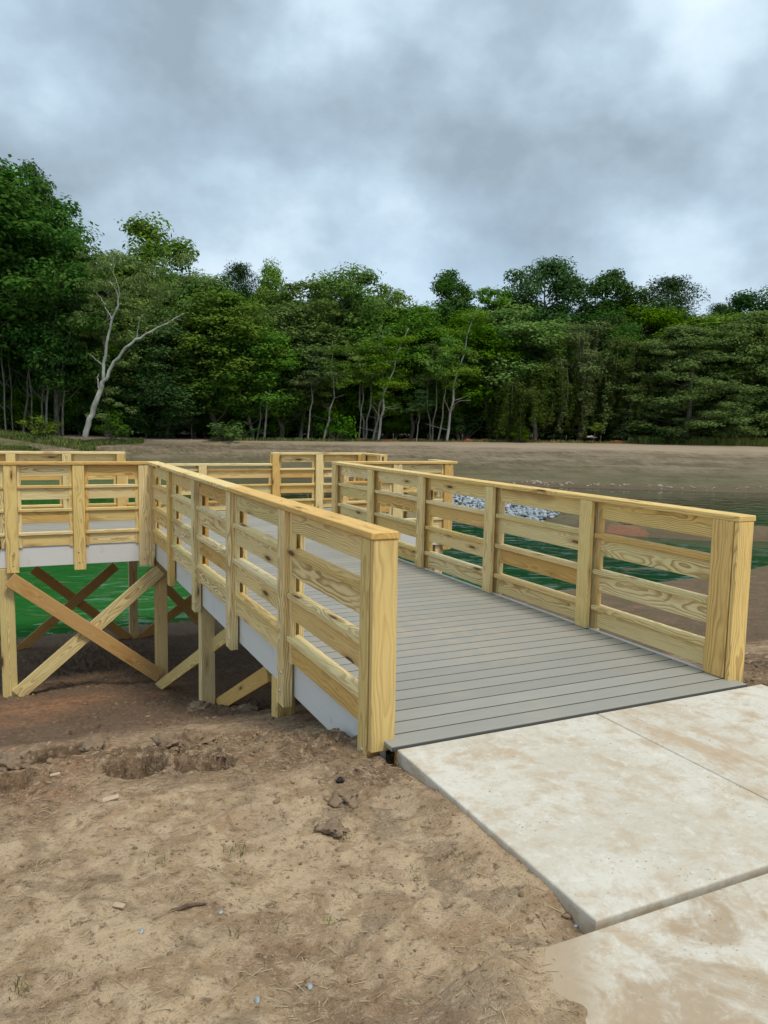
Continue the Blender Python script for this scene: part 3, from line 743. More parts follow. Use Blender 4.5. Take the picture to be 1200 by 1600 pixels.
def tree_vine(seed, h=13., w=9., leafm=L_VINE):
    rng = np.random.default_rng(seed)
    tg = Geo(); tr = curve((0, 0, -.4), (0, 0, h*.85), rng, .03, 8); tube(tg, tr, np.linspace(.28, .08, 8), 7)
    g = Geo(); C = []
    for k in range(26):
        a = rng.uniform(0, 6.28); rr = w/2*math.sqrt(rng.random()); ztop = h*(1-.42*(rr/(w/2))**2)*rng.uniform(.82, 1.)
        cx, cy = rr*math.cos(a), rr*math.sin(a); C.append((cx, cy, ztop-.5, rng.uniform(.9, 1.5)))
        for j in range(rng.integers(5, 10)):      # strands hanging from the clump
            sx, sy = cx+rng.normal()*.7, cy+rng.normal()*.7; z = ztop-.6; zl = max(.4, z-rng.uniform(2, 7.5))
            while z > zl:
                C.append((sx, sy, z, rng.uniform(.26, .5))); z -= rng.uniform(.45, .8); sx += rng.normal()*.12; sy += rng.normal()*.12
            if rng.random() < .4: tube(tg, curve((sx, sy, ztop-.5), (sx, sy, zl), rng, .03, 4), .02, 3)
    C = np.array(C); big = C[:, 3] > .55
    leaves(g, rng, C[big], 400, .25, .6, .8, .5); leaves(g, rng, C[~big], 34, .22, 1.0, .4, .5)
    return tg.mesh('trunk', True), g.mesh('crown'), h, leafm, BARK
def tree_slim(seed, h=11., w=4.8, stems=1, base=.62, lean=.0, leafm=L_MID, bark=BARK_PALE, per=70, n=34):
    rng = np.random.default_rng(seed); tg = Geo(); C = []
    for s in range(stems):
        top = np.array([lean*h + rng.normal()*.5, rng.normal()*.5, h*rng.uniform(.8, .97)]); p0 = np.array([rng.normal()*.25*(stems > 1), rng.normal()*.25*(stems > 1), -.3])
        tr = curve(p0, top, rng, .025, 9); tube(tg, tr, np.linspace(.085, .02, 9), 6)
        for k in range(int(n/stems)):
            f = rng.uniform(base, 1.0); i = f*8; a = tr[int(min(i, 7))]; a = a+(tr[min(int(i)+1, 8)]-a)*(i-int(i))
            az = rng.uniform(0, 6.28); rr = w/2*rng.uniform(.15, 1.)*math.sin(min(1, (f-base)/(1-base)*.85+.2)*math.pi)**.5
            c = a + np.array([rr*math.cos(az), rr*math.sin(az), rng.uniform(-.2, .6)]); C.append((*c, rng.uniform(.55, 1.0)))
            if rng.random() < .4: tube(tg, curve(a, c, rng, .06, 4), np.linspace(.03, .01, 4), 4)
    g = Geo(); leaves(g, rng, C, int(per*1.5), .20, .42, .8)
    return tg.mesh('trunk', True), g.mesh('crown'), h, leafm, bark
def tree_pole(seed, h=15., lean=.05, leafm=L_DARK, bark=BARK_PALE):
    rng = np.random.default_rng(seed); tg = Geo(); C = []
    top = np.array([lean*h, rng.normal()*.4, h*.95]); tr = curve((0, 0, -.3), top, rng, .03, 10); tube(tg, tr, np.linspace(.12, .025, 10), 6)
    for k in range(6):      # dead side limbs low down
        f = rng.uniform(.12, .5)*9; a = tr[int(f)]; az = rng.uniform(0, 6.28); L = rng.uniform(.8, 2.6)
        tube(tg, curve(a, a+np.array([math.cos(az)*L, math.sin(az)*L, L*rng.uniform(.2, .9)]), rng, .08, 4), np.linspace(.04, .012, 4), 4)
    for k in range(26):
        f = rng.uniform(.5, 1.)*9; a = tr[int(min(f, 9))]; az = rng.uniform(0, 6.28); rr = rng.uniform(.3, 2.2)
        C.append((*(a+np.array([rr*math.cos(az), rr*math.sin(az), rng.uniform(-.3, .6)])), rng.uniform(.6, 1.1)))
    g = Geo(); leaves(g, rng, C, 120, .20, .5, .8)
    return tg.mesh('trunk', True), g.mesh('crown'), h, leafm, bark
def shrub(seed, h=1.8, w=2.6, leafm=L_BRIGHT):
    rng = np.random.default_rng(seed); tg = Geo(); C = []
    for k in range(14):
        az = rng.uniform(0, 6.28); rr = w/2*rng.uniform(.1, .9); c = (rr*math.cos(az), rr*math.sin(az), h*rng.uniform(.25, .9)); C.append((*c, rng.uniform(.28, .5)))
        tube(tg, curve((rng.normal()*.08, rng.normal()*.08, -.1), c, rng, .08, 4), np.linspace(.025, .008, 4), 4)
    g = Geo(); leaves(g, rng, C, 60, .17, .7, .6)
    return tg.mesh('trunk', True), g.mesh('crown'), h, leafm, BARK

ARCH = {
    'broad': [tree_broad(1), tree_broad(2, lobes=.4, n=80), tree_broad(3, w=8.2, base=3., rc=(.9, 1.5))],
    'low': [tree_broad(4, base=.6, n=130, leafm=L_DARK), tree_broad(5, base=.8, n=130, w=10, leafm=L_DARK)],
    'dark': [tree_broad(6, leafm=L_DARK, n=95), tree_broad(7, leafm=L_DARK, lobes=.4, n=85)],
    'airy': [tree_broad(8, n=110, per=110, rc=(.65, 1.2), size=.25, flat=.5, leafm=L_OLIVE, base=3.5), tree_broad(9, n=120, per=105, rc=(.65, 1.2), size=.25, flat=.5, leafm=L_MID, base=3., bark=BARK_PALE)],
    'spire': [tree_broad(10, w=5.0, n=60, rc=(.7, 1.2), leafm=L_DARK, lobes=.35)],
    'pine': [tree_pine(11), tree_pine(12, w=9, base=6)],
    'layered': [tree_layered(13), tree_layered(14, w=12), ],
    'vine': [tree_vine(15), tree_vine(16, w=8)],
    'slim': [tree_slim(17), tree_slim(18, lean=.08), tree_slim(19, stems=2, w=5)],
    'pole': [tree_pole(20), tree_pole(21, lean=-.10), tree_pole(22, lean=.16)],
    'shrub': [shrub(23), shrub(24, leafm=L_MID), shrub(25, leafm=L_OLIVE)],
}
for kk, lst in ARCH.items():
    for (tm, cm, hh, lm, bk) in lst: tm.materials.append(bk); cm.materials.append(lm)
EDGE_PX = np.array([(-200, 62), (0, 70), (135, 66), (300, 70), (480, 74), (700, 78), (950, 82), (1200, 88), (1400, 92)])
TR = random.Random(3)
def spot(px, off):
    d = ray(px, 690.); dh = np.array([d[0], d[1]]); dh /= np.linalg.norm(dh)
    D = np.interp(px, EDGE_PX[:, 0], EDGE_PX[:, 1]) + off
    x, y = CPOS[0]+dh[0]*D, CPOS[1]+dh[1]*D
    return x, y, float(terrain_base(x, y)), D
def top_height(px, ytop, D, z):
    d = ray(px, ytop); return CPOS[2] + D*d[2]/math.hypot(d[0], d[1]) - z
def plant(kind, var, px, off, ytop, wpx, name, label, cat='tree', group=None, rz=None, leafm=None, barkm=None):
    tm, cm, hh, lm, bk = ARCH[kind][var % len(ARCH[kind])]
    x, y, z, D = spot(px, off)
    h = top_height(px, ytop, D, z); sz = h/(hh*1.02)
    bw = max(np.ptp([v.co.x for v in cm.vertices]) if False else CW[cm.name], .1)
    sx = (wpx/CF*D)/bw if wpx else sz
    e = empty(name, (x, y, z), TR.uniform(0, 6.28) if rz is None else rz); e.scale = (sx, sx, sz)
    t = link('trunk', tm, None, e); c = link('crown', cm, None, e)
    if leafm: c.material_slots[0].link = 'OBJECT'; c.material_slots[0].material = leafm
    if barkm: t.material_slots[0].link = 'OBJECT'; t.material_slots[0].material = barkm
    tag(e, label, cat, group); return e
CW = {}
for lst in ARCH.values():
    for (tm, cm, *_r) in lst:
        a = np.empty(len(cm.vertices)*3, np.float32); cm.vertices.foreach_get('co', a); a = a.reshape(-1, 3)
        CW[cm.name] = float(np.percentile(a[:, 0], 99)-np.percentile(a[:, 0], 1))

SKY_PX = np.array([(-300, 250), (-60, 245), (0, 252), (60, 262), (120, 372), (170, 385), (240, 350), (320, 442), (370, 415), (420, 420), (460, 438), (540, 420), (600, 445),
                   (650, 475), (700, 440), (735, 465), (760, 452), (845, 420), (895, 465), (950, 435), (1030, 445), (1080, 485), (1110, 482), (1150, 466), (1200, 458), (1500, 440)])
G1 = 'trees along the edge of the wood'
FRONT = [
 ('dark', 0, 8, 6, 258, 175, 'leafy_tree', 'tallest dark leafy tree, at the left edge of the wood'),
 ('spire', 0, 66, 9, 248, 66, 'leafy_tree', 'narrow tree whose lone leafy spire tops the left wood'),
 ('dark', 1, 92, 3, 330, 120, 'leafy_tree', 'dark tree on the falling shoulder of the tall left wood'),
 ('dark', 0, -70, 5, 240, 200, 'leafy_tree', 'tall dark tree cut off by the left picture edge'),
 ('airy', 0, 168, 5, 384, 120, 'leafy_tree', 'thin olive crown directly behind the white-barked tree'),
 ('broad', 1, 248, 12, 338, 140, 'leafy_tree', 'bright broad tree rising above the white-barked tree to its right', None, L_MID),
 ('broad', 2, 305, 7, 425, 110, 'leafy_tree', 'round green tree below the bright broad crown, right of the white-barked tree'),
 ('pine', 1, 372, 11, 405, 82, 'pine_tree', 'pine with a dark fan-shaped top, leftmost pine of the skyline'),
 ('broad', 0, 424, 10, 411, 62, 'leafy_tree', 'small round treetop just right of the leftmost pine'),
 ('broad', 2, 345, 2, 452, 120, 'leafy_tree', 'mid green tree with hanging boughs in front of the leftmost pine'),
 ('airy', 1, 468, 5, 432, 110, 'leafy_tree', 'loose feathery tree between the small round treetop and the big pale crown'),
 ('broad', 1, 540, 7, 412, 135, 'leafy_tree', 'big pale green crown, highest in the middle of the wood', None, L_MID),
 ('airy', 0, 602, 8, 438, 95, 'leafy_tree', 'ragged treetop with loose sprays right of the big pale crown'),
 ('broad', 2, 640, 5, 470, 100, 'leafy_tree', 'low rounded tree in the dip of the middle skyline'),
 ('dark', 1, 700, 15, 421, 78, 'leafy_tree', 'dark crooked treetop standing alone right of the skyline dip'),
 ('airy', 1, 762, 11, 443, 95, 'leafy_tree', 'greyish thin treetop between the two dark lone treetops'),
 ('dark', 0, 846, 14, 403, 105, 'leafy_tree', 'dark round treetop, highest on the right half'),
 ('broad', 0, 790, 5, 480, 130, 'leafy_tree', 'mid green tree below the greyish thin treetop'),
 ('dark', 1, 950, 12, 420, 95, 'leafy_tree', 'green rounded treetop just left of the big dark pine'),
 ('pine', 1, 1030, 13, 428, 125, 'pine_tree', 'big dark rounded pine on the right skyline'),
 ('pine', 0, 1108, 14, 474, 60, 'pine_tree', 'small dark pine tip right of the big rounded pine'),
 ('dark', 0, 1152, 12, 456, 75, 'leafy_tree', 'second treetop from the right picture edge'),
 ('dark', 1, 1205, 11, 447, 95, 'leafy_tree', 'dark treetop cut by the right picture edge'),
 ('vine', 0, 835, 1, 545, 150, 'vine_covered_tree', 'low brownish tree smothered in vines, nearest of the vine-covered ones'),
 ('vine', 1, 905, 5, 482, 150, 'vine_covered_tree', 'tall brownish vine-covered tree behind the low vine-covered one'),
 ('vine', 0, 975, 3, 510, 130, 'vine_covered_tree', 'vine-covered tree beside the spreading olive tree'),
 ('layered', 0, 1062, 0, 505, 175, 'spreading_tree', 'spreading olive tree with layered boughs down to the ground'),
 ('layered', 1, 1165, 2, 482, 190, 'spreading_tree', 'spreading layered tree at the right picture edge'),
 ('broad', 1, 1000, 8, 470, 120, 'leafy_tree', 'mid green tree in front of the big dark pine'),
 ('broad', 2, 1110, 7, 490, 130, 'leafy_tree', 'rounded tree behind the two spreading layered trees'),
 ('broad', 0, 725, 4, 490, 120, 'leafy_tree', 'mid green tree behind the leaning pale birch'),
 ('broad', 1, 585, 4, 490, 120, 'leafy_tree', 'tree right behind the cluster of slim pale stems'),
 ('broad', 2, 440, 4, 475, 130, 'leafy_tree', 'green tree behind the two pale crossing stems'),
 ('broad', 0, 395, 1, 505, 110, 'leafy_tree', 'tree with bright layered boughs left of the two pale crossing stems', None, L_BRIGHT),
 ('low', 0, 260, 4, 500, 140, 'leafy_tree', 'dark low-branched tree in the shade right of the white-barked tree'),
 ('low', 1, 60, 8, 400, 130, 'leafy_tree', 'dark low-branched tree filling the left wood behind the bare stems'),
 ('slim', 0, 480, -1, 525, 70, 'slim_tree', 'single pale stem with thin brownish crown, left of the stem cluster', None, L_VINE),
 ('slim', 1, 683, -1, 500, 80, 'slim_tree', 'straight thin pale stem left of the leaning birch'),
 ('slim', 2, 676, 0, 512, 70, 'slim_tree', 'forked thin pale stem beside the straight one left of the leaning birch'),
 ('slim', 0, 560, 0, 520, 60, 'slim_tree', 'leftmost thin stem of the cluster of slim pale stems'),
 ('slim', 2, 573, 0, 505, 90, 'slim_tree', 'forked stem in the middle of the cluster of slim pale stems'),
 ('slim', 0, 412, -1, 500, 80, 'slim_tree', 'upright one of the two pale crossing stems', None, L_BRIGHT),
 ('slim', 1, 400, 0, 520, 80, 'slim_tree', 'leaning one of the two pale crossing stems', None, L_MID),
 ('slim', 0, 650, -1.5, 600, 40, 'sapling', 'small dark sapling between the stem cluster and the straight thin stem', None, L_DARK),
 ('slim', 1, 925, -2, 655, 26, 'sapling', 'tiny yellowish sapling before the orange fence', None, L_OLIVE),
 ('shrub', 0, 362, -1.5, 655, 62, 'shrub', 'bright shrub at the forest foot left of the pale stems', 'shrub'),
 ('shrub', 0, 524, -1, 640, 40, 'shrub', 'bright upright shrub left of the stem cluster', 'shrub'),
 ('shrub', 1, 812, -1.5, 662, 36, 'shrub', 'small shrub under the low vine-covered tree', 'shrub'),
 ('shrub', 2, 60, -1, 648, 60, 'shrub', 'low shrub at the foot of the bare left stems', 'shrub'),
 ('shrub', 1, 1040, -2, 668, 80, 'shrub', 'dark shrub below the spreading olive tree', 'shrub', L_DARK),
 ('shrub', 1, 175, -.5, 640, 50, 'shrub', 'dim shrub beside the white-barked trunk', 'shrub'),
 ('shrub', 1, 720, 3, 640, 70, 'shrub', 'dim shrub in the shade behind the leaning birch', 'shrub', L_DARK),
]
GR = {'leafy_tree': 'leafy trees at the edge of the wood', 'pine_tree': 'pines on the skyline', 'vine_covered_tree': 'vine-covered trees', 'spreading_tree': 'spreading trees at right',
      'slim_tree': 'slim pale stems', 'sapling': 'saplings', 'shrub': 'shrubs at the forest foot'}
for it in FRONT:
    kind, var, px, off, yt, wp, nm, lab = it[:8]; cat = it[8] if len(it) > 8 and it[8] else {'pine_tree': 'pine', 'sapling': 'sapling', 'shrub': 'shrub'}.get(nm, 'tree')
    lm = it[9] if len(it) > 9 else None
    rz = -CYAW + (0 if px < 650 or px > 720 else 0.) if kind == 'slim' else None
    plant(kind, var, px, off, yt, wp*(1.28 if kind in ('broad', 'dark', 'airy', 'pine') else 1.), nm, lab, cat, GR[nm], rz, lm)
# bare leaning stems of the left wood
for px, var, yt, lean, lab in [(10, 1, 330, 1, 'stout pale stem leaning left at the left picture edge'), (21, 1, 345, 1, 'thin pale stem right behind the stout one at the left edge'),
                               (36, 0, 380, 1, 'straight grey stem, third from the left picture edge'), (52, 1, 400, 1, 'grey stem behind the low left shrub'),
                               (66, 2, 400, 1, 'stem leaning right from behind the low left shrub'), (73, 2, 420, 1, 'pale forked-looking stem leaning right beside the low left shrub'),
                               (86, 0, 420, 1, 'slim straight stem left of the white-barked tree'), (98, 2, 430, 1, 'grey stem leaning right towards the white-barked tree'),
                               (505, 0, 520, 1, 'thin grey stem in the shade left of the stem cluster'), (300, 1, 540, 1, 'dark slanting stem in the shade right of the white-barked tree'),
                               (590, 2, 500, 1, 'rightmost leaning stem of the cluster of slim pale stems'), (582, 0, 505, 1, 'straight stem beside the rightmost leaning one of the stem cluster'),
                               (697, 2, 455, 1, 'leaning pale birch with a long slanting trunk')]:
    e = plant('pole', var, px, -1.0 if px > 480 else TR.uniform(0, 3), yt, 70 if px > 480 else 55, 'bare_stemmed_tree', lab, 'tree', 'bare-stemmed trees', -CYAW, L_MID if px > 480 else L_DARK, BARK_WHITE if px in (697, 590) else (BARK if px < 400 and px not in (10, 73) else None))
# the wood behind: rows that nothing tells apart
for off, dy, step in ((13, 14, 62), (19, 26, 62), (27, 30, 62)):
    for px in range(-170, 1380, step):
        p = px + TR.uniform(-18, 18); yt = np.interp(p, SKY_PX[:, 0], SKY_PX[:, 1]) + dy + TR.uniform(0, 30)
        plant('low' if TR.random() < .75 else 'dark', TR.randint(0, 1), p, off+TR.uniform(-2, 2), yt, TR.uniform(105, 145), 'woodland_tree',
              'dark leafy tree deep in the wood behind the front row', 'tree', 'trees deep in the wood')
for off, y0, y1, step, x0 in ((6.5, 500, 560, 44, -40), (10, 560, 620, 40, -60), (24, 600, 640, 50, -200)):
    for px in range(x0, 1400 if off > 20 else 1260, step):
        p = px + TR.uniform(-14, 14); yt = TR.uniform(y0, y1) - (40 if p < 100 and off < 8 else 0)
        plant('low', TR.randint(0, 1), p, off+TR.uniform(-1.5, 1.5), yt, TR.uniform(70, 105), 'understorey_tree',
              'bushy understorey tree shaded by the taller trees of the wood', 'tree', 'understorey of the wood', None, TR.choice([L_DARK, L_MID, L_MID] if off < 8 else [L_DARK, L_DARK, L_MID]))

# the white-barked tree, limb by limb
WX, WY, WZ0, WD = spot(135, -1.5)
wroot = empty('white_barked_tree', (WX, WY, WZ0)); tag(wroot, 'forked white-barked tree leaning out, sparse crown, before the dark left wood', 'tree')
pdir = np.array([math.cos(CYAW), -math.sin(CYAW), 0.])
def wpt(px, py, dep=0.):
    d = ray(px, py); fwd = np.array([math.sin(CYAW), math.cos(CYAW), 0])
    b0 = np.array([WX, WY, 0]); t = ((b0-CPOS)@fwd + dep)/(d@fwd)
    return CPOS + d*t - np.array([WX, WY, WZ0])
tg = Geo(); wr = np.random.default_rng(5)
def wl(pts, r0, r1, dep=0.):
    P = [wpt(a, b, dep*i/len(pts)) for i, (a, b) in enumerate(pts)]
    P = np.array(P); n = len(P); t = np.linspace(0, n-1, n*3-2)
    Q = np.stack([np.interp(t, np.arange(n), P[:, k]) for k in range(3)], 1); Q[1:-1] += wr.normal(size=Q[1:-1].shape)*.04
    tube(tg, Q, np.linspace(r0, r1, len(Q)), 7)
wl([(133, 682), (140, 655), (150, 630), (158, 604), (161, 596)], 0.224, 0.175)
wl([(161, 598), (163, 575), (166, 545), (170, 520), (175, 500), (183, 482), (186, 465), (181, 452), (172, 440)], 0.129, 0.035, -1.)
wl([(175, 500), (170, 490), (163, 478), (158, 465), (146, 455)], 0.054, 0.021, 1.)
wl([(186, 465), (185, 450), (178, 430), (177, 400)], 0.034, 0.010, 1.)
wl([(160, 600), (168, 588), (180, 565), (197, 545), (213, 530), (230, 522), (245, 512), (262, 505), (275, 495), (288, 490)], 0.136, 0.028, -2.)
wl([(213, 530), (216, 510), (220, 495), (228, 488)], 0.041, 0.010, 1.)
wl([(162, 572), (152, 564), (143, 556)], 0.041, 0.021, -.5)
wl([(154, 606), (153, 592), (154, 585)], 0.061, 0.035)
wl([(275, 497), (287, 502)], 0.020, 0.007)
link('trunk', tg.mesh('trunk', True), BARK_WHITE, wroot)
C = []
for _ in range(95):
    a = wr.normal()*62+205; b = wr.normal()*28+445
    if 120 < a < 330 and 385 < b < 510: C.append((*wpt(a, b, wr.uniform(-1.5, 3.5)), wr.uniform(.5, 1.0)))
for a, b in [(150, 640), (170, 625), (140, 648), (185, 632), (205, 640), (165, 610), (160, 650), (178, 610)]: C.append((*wpt(a, b, wr.uniform(0, 1.5)), wr.uniform(.4, .8)))
g = Geo(); leaves(g, wr, C, 95, .18, .5, .8); link('crown', g.mesh('crown'), L_OLIVE, wroot)

# ------------------------------------------------------------------ orange fence, grasses, rocks, litter
def make_plain(name, a, b, sc=8., rough=.8, bump=.4, bd=.01):
    m, N = mat(name); P = N.n('ShaderNodeTexCoord').outputs['Object']; rnd = N.n('ShaderNodeObjectInfo').outputs['Random']
    isl = N.n('ShaderNodeNewGeometry').outputs['Random Per Island']
    n = N.noise(P, sc, 4, .65); f = N.m('ADD', N.m('MULTIPLY', N.step(n, .35, .65), .5), N.m('MULTIPLY', isl, .5))
    finish(N, N.mix(f, a, b), rough, N.bump(n, bump, bd), .2); return m
ORANGE = make_plain('orange_mesh', (.22, .055, .03), (.34, .085, .045), 2.)
fence = empty('safety_fence', (0, 0, 0)); tag(fence, 'low sagging orange plastic fence along the foot of the wood', 'fence')
fr = np.random.default_rng(2)
pts = []
for px in np.arange(560, 1030, 9):
    x, y, z, D = spot(px, -.8+.5*math.sin(px*.05)); pts.append((x, y, z))
pts = np.array(pts); fence.location = tuple(pts[0]); pts = pts - pts[0]
hgt = .20 + fbm(np.arange(len(pts))*1., np.zeros(len(pts)), .3, 3, 4)*.35; hgt[(np.arange(len(pts)) % 19) > 15] *= .25
V = []; Fq = []
for i, p in enumerate(pts):
    th = .02
    V += [(p[0], p[1], p[2]-.02), (p[0], p[1], p[2]+max(hgt[i], .08)), (p[0]+th, p[1]+th*2, p[2]+max(hgt[i], .08)), (p[0]+th, p[1]+th*2, p[2]-.02)]
for i in range(len(pts)-1):
    a = i*4; b = a+4
    Fq += [(a, b, b+1, a+1), (a+1, b+1, b+2, a+2), (a+2, b+2, b+3, a+3)]
link('mesh_panel', np_mesh('mesh_panel', V, Fq), ORANGE, fence)
stake_me = lathe('stake', [(.0, -.2), (.03, -.2), (.03, .75), (.0, .78)], 6)
for i in range(0, len(pts), 6):
    s = link('stake', stake_me, BARK, fence); s.location = tuple(pts[i]+np.array([.0, -.04, 0]))
def blades(lst, name, label, m, hr, wr_, rng, bend=.35):
    """lst of (x, y, z) roots"""
    P = np.asarray(lst, float); n = len(P); az = rng.uniform(0, 6.28, n); h = rng.uniform(*hr, n); w_ = rng.uniform(*wr_, n)
    u = np.stack([np.cos(az), np.sin(az), np.zeros(n)], 1); v = np.stack([-np.sin(az), np.cos(az), np.zeros(n)], 1)
    mid = P + np.stack([np.zeros(n), np.zeros(n), h*.6], 1) + v*(h*bend*.35)[:, None]; tip = P + np.stack([np.zeros(n), np.zeros(n), h*.95], 1) + v*(h*bend)[:, None]
    a = P-u*w_[:, None]*.5; b = P+u*w_[:, None]*.5; c = mid+u*w_[:, None]*.4; d = mid-u*w_[:, None]*.4
    V = np.stack([a, b, c, d, tip], 1).reshape(-1, 3); k = np.arange(n)[:, None]*5
    F = np.concatenate([k+np.array([[0, 1, 2]]), k+np.array([[0, 2, 3]]), k+np.array([[3, 2, 4]])])
    o = link(name, np_mesh(name, V, F), m); return o
gr_ = np.random.default_rng(9); roots = []
for px0, px1, o0, o1, n in ((-60, 150, -3.5, -.5, 5500), (120, 225, -2, -.5, 1200), (1120, 1260, -4, -1.2, 2600), (330, 560, -2.2, -.8, 1500), (1000, 1120, -3, -1.5, 700), (560, 1000, -1.6, -.6, 1500)):
    for _ in range(n):
        px = gr_.uniform(px0, px1); d = ray(px, 690.); q = np.array([d[0], d[1]])/math.hypot(d[0], d[1]); D = np.interp(px, EDGE_PX[:, 0], EDGE_PX[:, 1])+gr_.uniform(o0, o1)
        roots.append((CPOS[0]+q[0]*D, CPOS[1]+q[1]*D))
roots = np.array(roots); rz = terrain_base(roots[:, 0], roots[:, 1])
k_ = ((roots[:, 0]-CPOS[0])/(roots[:, 1]-CPOS[1])) > .93
o = blades(np.column_stack([roots, rz]), 'forest_edge_grass', '', L_GRASS, (.12, .40), (.05, .09), gr_); tag(o, 'light green grass along the foot of the wood', 'grass', kind='stuff')
o = blades(np.column_stack([roots, rz])[k_], 'tall_bank_grass', '', L_GRASS, (.5, 1.0), (.07, .12), gr_); tag(o, 'strip of taller light green grass at the right end of the bank', 'grass', kind='stuff')
c0, c1, c2 = ground_hit(-30, 697), ground_hit(46, 699), ground_hit(0, 707)
tt = gr_.random((2500, 2)); roots = c0 + (c1-c0)*(tt[:, :1]**1.6) + (c2-c0)*tt[:, 1:]*.6
roots[:, 2] = terrain_base(roots[:, 0], roots[:, 1])
o = blades(roots, 'bank_grass', '', L_GRASS, (.08, .2), (.05, .09), gr_); tag(o, 'patch of fresh green grass on the far bank above the left railing', 'grass', kind='stuff')

_ico = {}
def ico(sub):
    if sub not in _ico:
        b_ = bmesh.new(); bmesh.ops.create_icosphere(b_, subdivisions=sub, radius=1.); b_.verts.ensure_lookup_table()
        _ico[sub] = (np.array([v.co[:] for v in b_.verts]), np.array([[v.index for v in f.verts] for f in b_.faces])); b_.free()
    return _ico[sub]
def lump(rng, r, sub=1, rough=.25, flat=.7, cut=0):
    V, F = ico(sub); V = V.copy()
    k = rng.normal(size=(5, 3))*1.6; ph = rng.uniform(0, 6.28, 5)
    dsp = 1 + rough*sum(np.sin(V@k[i]*(1+.6*i)+ph[i]) for i in range(5))/2.2 + rng.normal(size=len(V))*rough*.22
    V = V*dsp[:, None]
    for _ in range(cut):
        nn = unit(rng.normal(size=3)); dd = rng.uniform(.45, .75); ex = np.maximum(V@nn-dd, 0); V = V-ex[:, None]*nn
    V = V*np.array([rng.uniform(.8, 1.3), rng.uniform(.8, 1.2), flat])*r
    a = rng.uniform(0, 6.28); c, s = math.cos(a), math.sin(a)
    return V@np.array([[c, s, 0], [-s, c, 0], [0, 0, 1]]), F
# rock bar in the pond
ROCK = make_plain('grey_limestone', (.20, .23, .26), (.46, .50, .53), 3., .8, .5, .02)
rr_ = np.random.default_rng(4); g = Geo(); sp = SPIT[:5]
for _ in range(4200):
    t = rr_.uniform(0, 2.6); i = int(t); f = t-i; c = sp[i]+(sp[min(i+1, 4)]-sp[i])*f
    dn = rr_.normal()*1.25; px_, py_ = c[0]+dn*.97, c[1]+dn*.2+rr_.normal()*.3
    z = float(terrain_base(px_, py_))
    if z < WZ-.12: continue
    V, F = lump(rr_, rr_.uniform(.06, .15), 0 if False else 1, .25, .75, 3); g.add(V+np.array([px_, py_, z+rr_.uniform(-.02, .14)]), F)
o = link('rock_bar', g.mesh('rock_bar'), ROCK); tag(o, 'bar of loose grey rocks jutting into the pond behind the right railing', 'rocks', kind='stuff')
PALE = make_plain('pale_stone', (.20, .14, .10), (.44, .37, .29), 3.)
g = Geo()
for px in list(rr_.uniform(800, 1200, 60)) + list(rr_.uniform(820, 870, 20)):
    d = ray(px, 760.); q = np.array([d[0], d[1]])/math.hypot(d[0], d[1]); DD = np.arange(25, 70, .25); X = CPOS[0]+q[0]*DD; Y = CPOS[1]+q[1]*DD
    ok = (Y > 24) & (terrain_base(X, Y) > WZ+.03) & (seg_dist(X, Y, SPIT) > 5); best = None
    if ok.any(): kq = np.argmax(ok); best = (X[kq], Y[kq], DD[kq], q)
    if best is None: continue
    x, y = best[0]+best[3][0]*rr_.uniform(0, 1.2), best[1]+best[3][1]*rr_.uniform(0, 1.2)
    V, F = lump(rr_, rr_.uniform(.06, .10+.22*rr_.random()**2), 1, .25, .5); g.add(V+np.array([x, y, float(terrain_base(x, y))]), F)
o = link('shore_stones', g.mesh('shore_stones'), PALE); tag(o, 'pale stones and lumps along the far shore', 'stones', kind='stuff')

# soil litter
CLOD = make_plain('clod_soil', (.13, .088, .055), (.27, .19, .125), 14., .95, .9, .012)
CRUMB = make_plain('soil_crumbs', (.15, .10, .06), (.34, .24, .145), 30., .95)
STRAW = make_plain('dry_straw', (.30, .215, .11), (.52, .41, .25), 20.)
def gpos(px, py):
    p = ground_hit(px, py); return p[0], p[1], terr_z(p[0], p[1])
lr = np.random.default_rng(12); g = Geo(); xs = []; ys = []; rs = []
for cx, cy, r, kx in ROUGH:
    n = int((8 if r < .15 else 170 if cy < 2.2 else 50)*kx*max(r, .2)/.45)
    xs += list(cx+lr.normal(size=n)*r*.62); ys += list(cy+lr.normal(size=n)*r*.62); rs += list(.004+.018*lr.random(n)**4)
n = 2600; xs += list(lr.uniform(-2.6, .0, n)); ys += list(lr.uniform(-1.9, 1.6, n)); rs += list(.0022+.007*lr.random(n)**4)
n = 160; xs += list(lr.uniform(-3., 2.5, n)); ys += list(lr.uniform(2.2, 9., n)); rs += list(.008+.024*lr.random(n)**4)
n = 110; xs += list(lr.uniform(.05, 2.5, n)); ys += list(-.15-1.4*lr.random(n)); rs += list(.0015+.004*lr.random(n)**3)
xs = np.array(xs); ys = np.array(ys); zs = terrain(xs, ys)
onp = (xs > .03) & (xs < 2.63) & (ys < -.13) & (ys > -1.57)
zs = np.where(onp, -.010, zs)
rs = np.array(rs); bad = ((xs > -.12) & (xs < 2.64) & (ys > -.14) & (ys < .4)) | (onp & (rs > .004)) | ((xs > -.25) & (ys < -1.58))
for x, y, z, r in zip(xs[~bad], ys[~bad], zs[~bad], np.array(rs)[~bad]):
    V, F = lump(lr, r, 1, .42, .62); g.add(V+np.array([x, y, z+r*.12]), F)
o = link('soil_crumbs', g.mesh('soil_crumbs'), CRUMB); tag(o, 'crumbs of loose soil scattered over the ground', 'soil', kind='stuff')
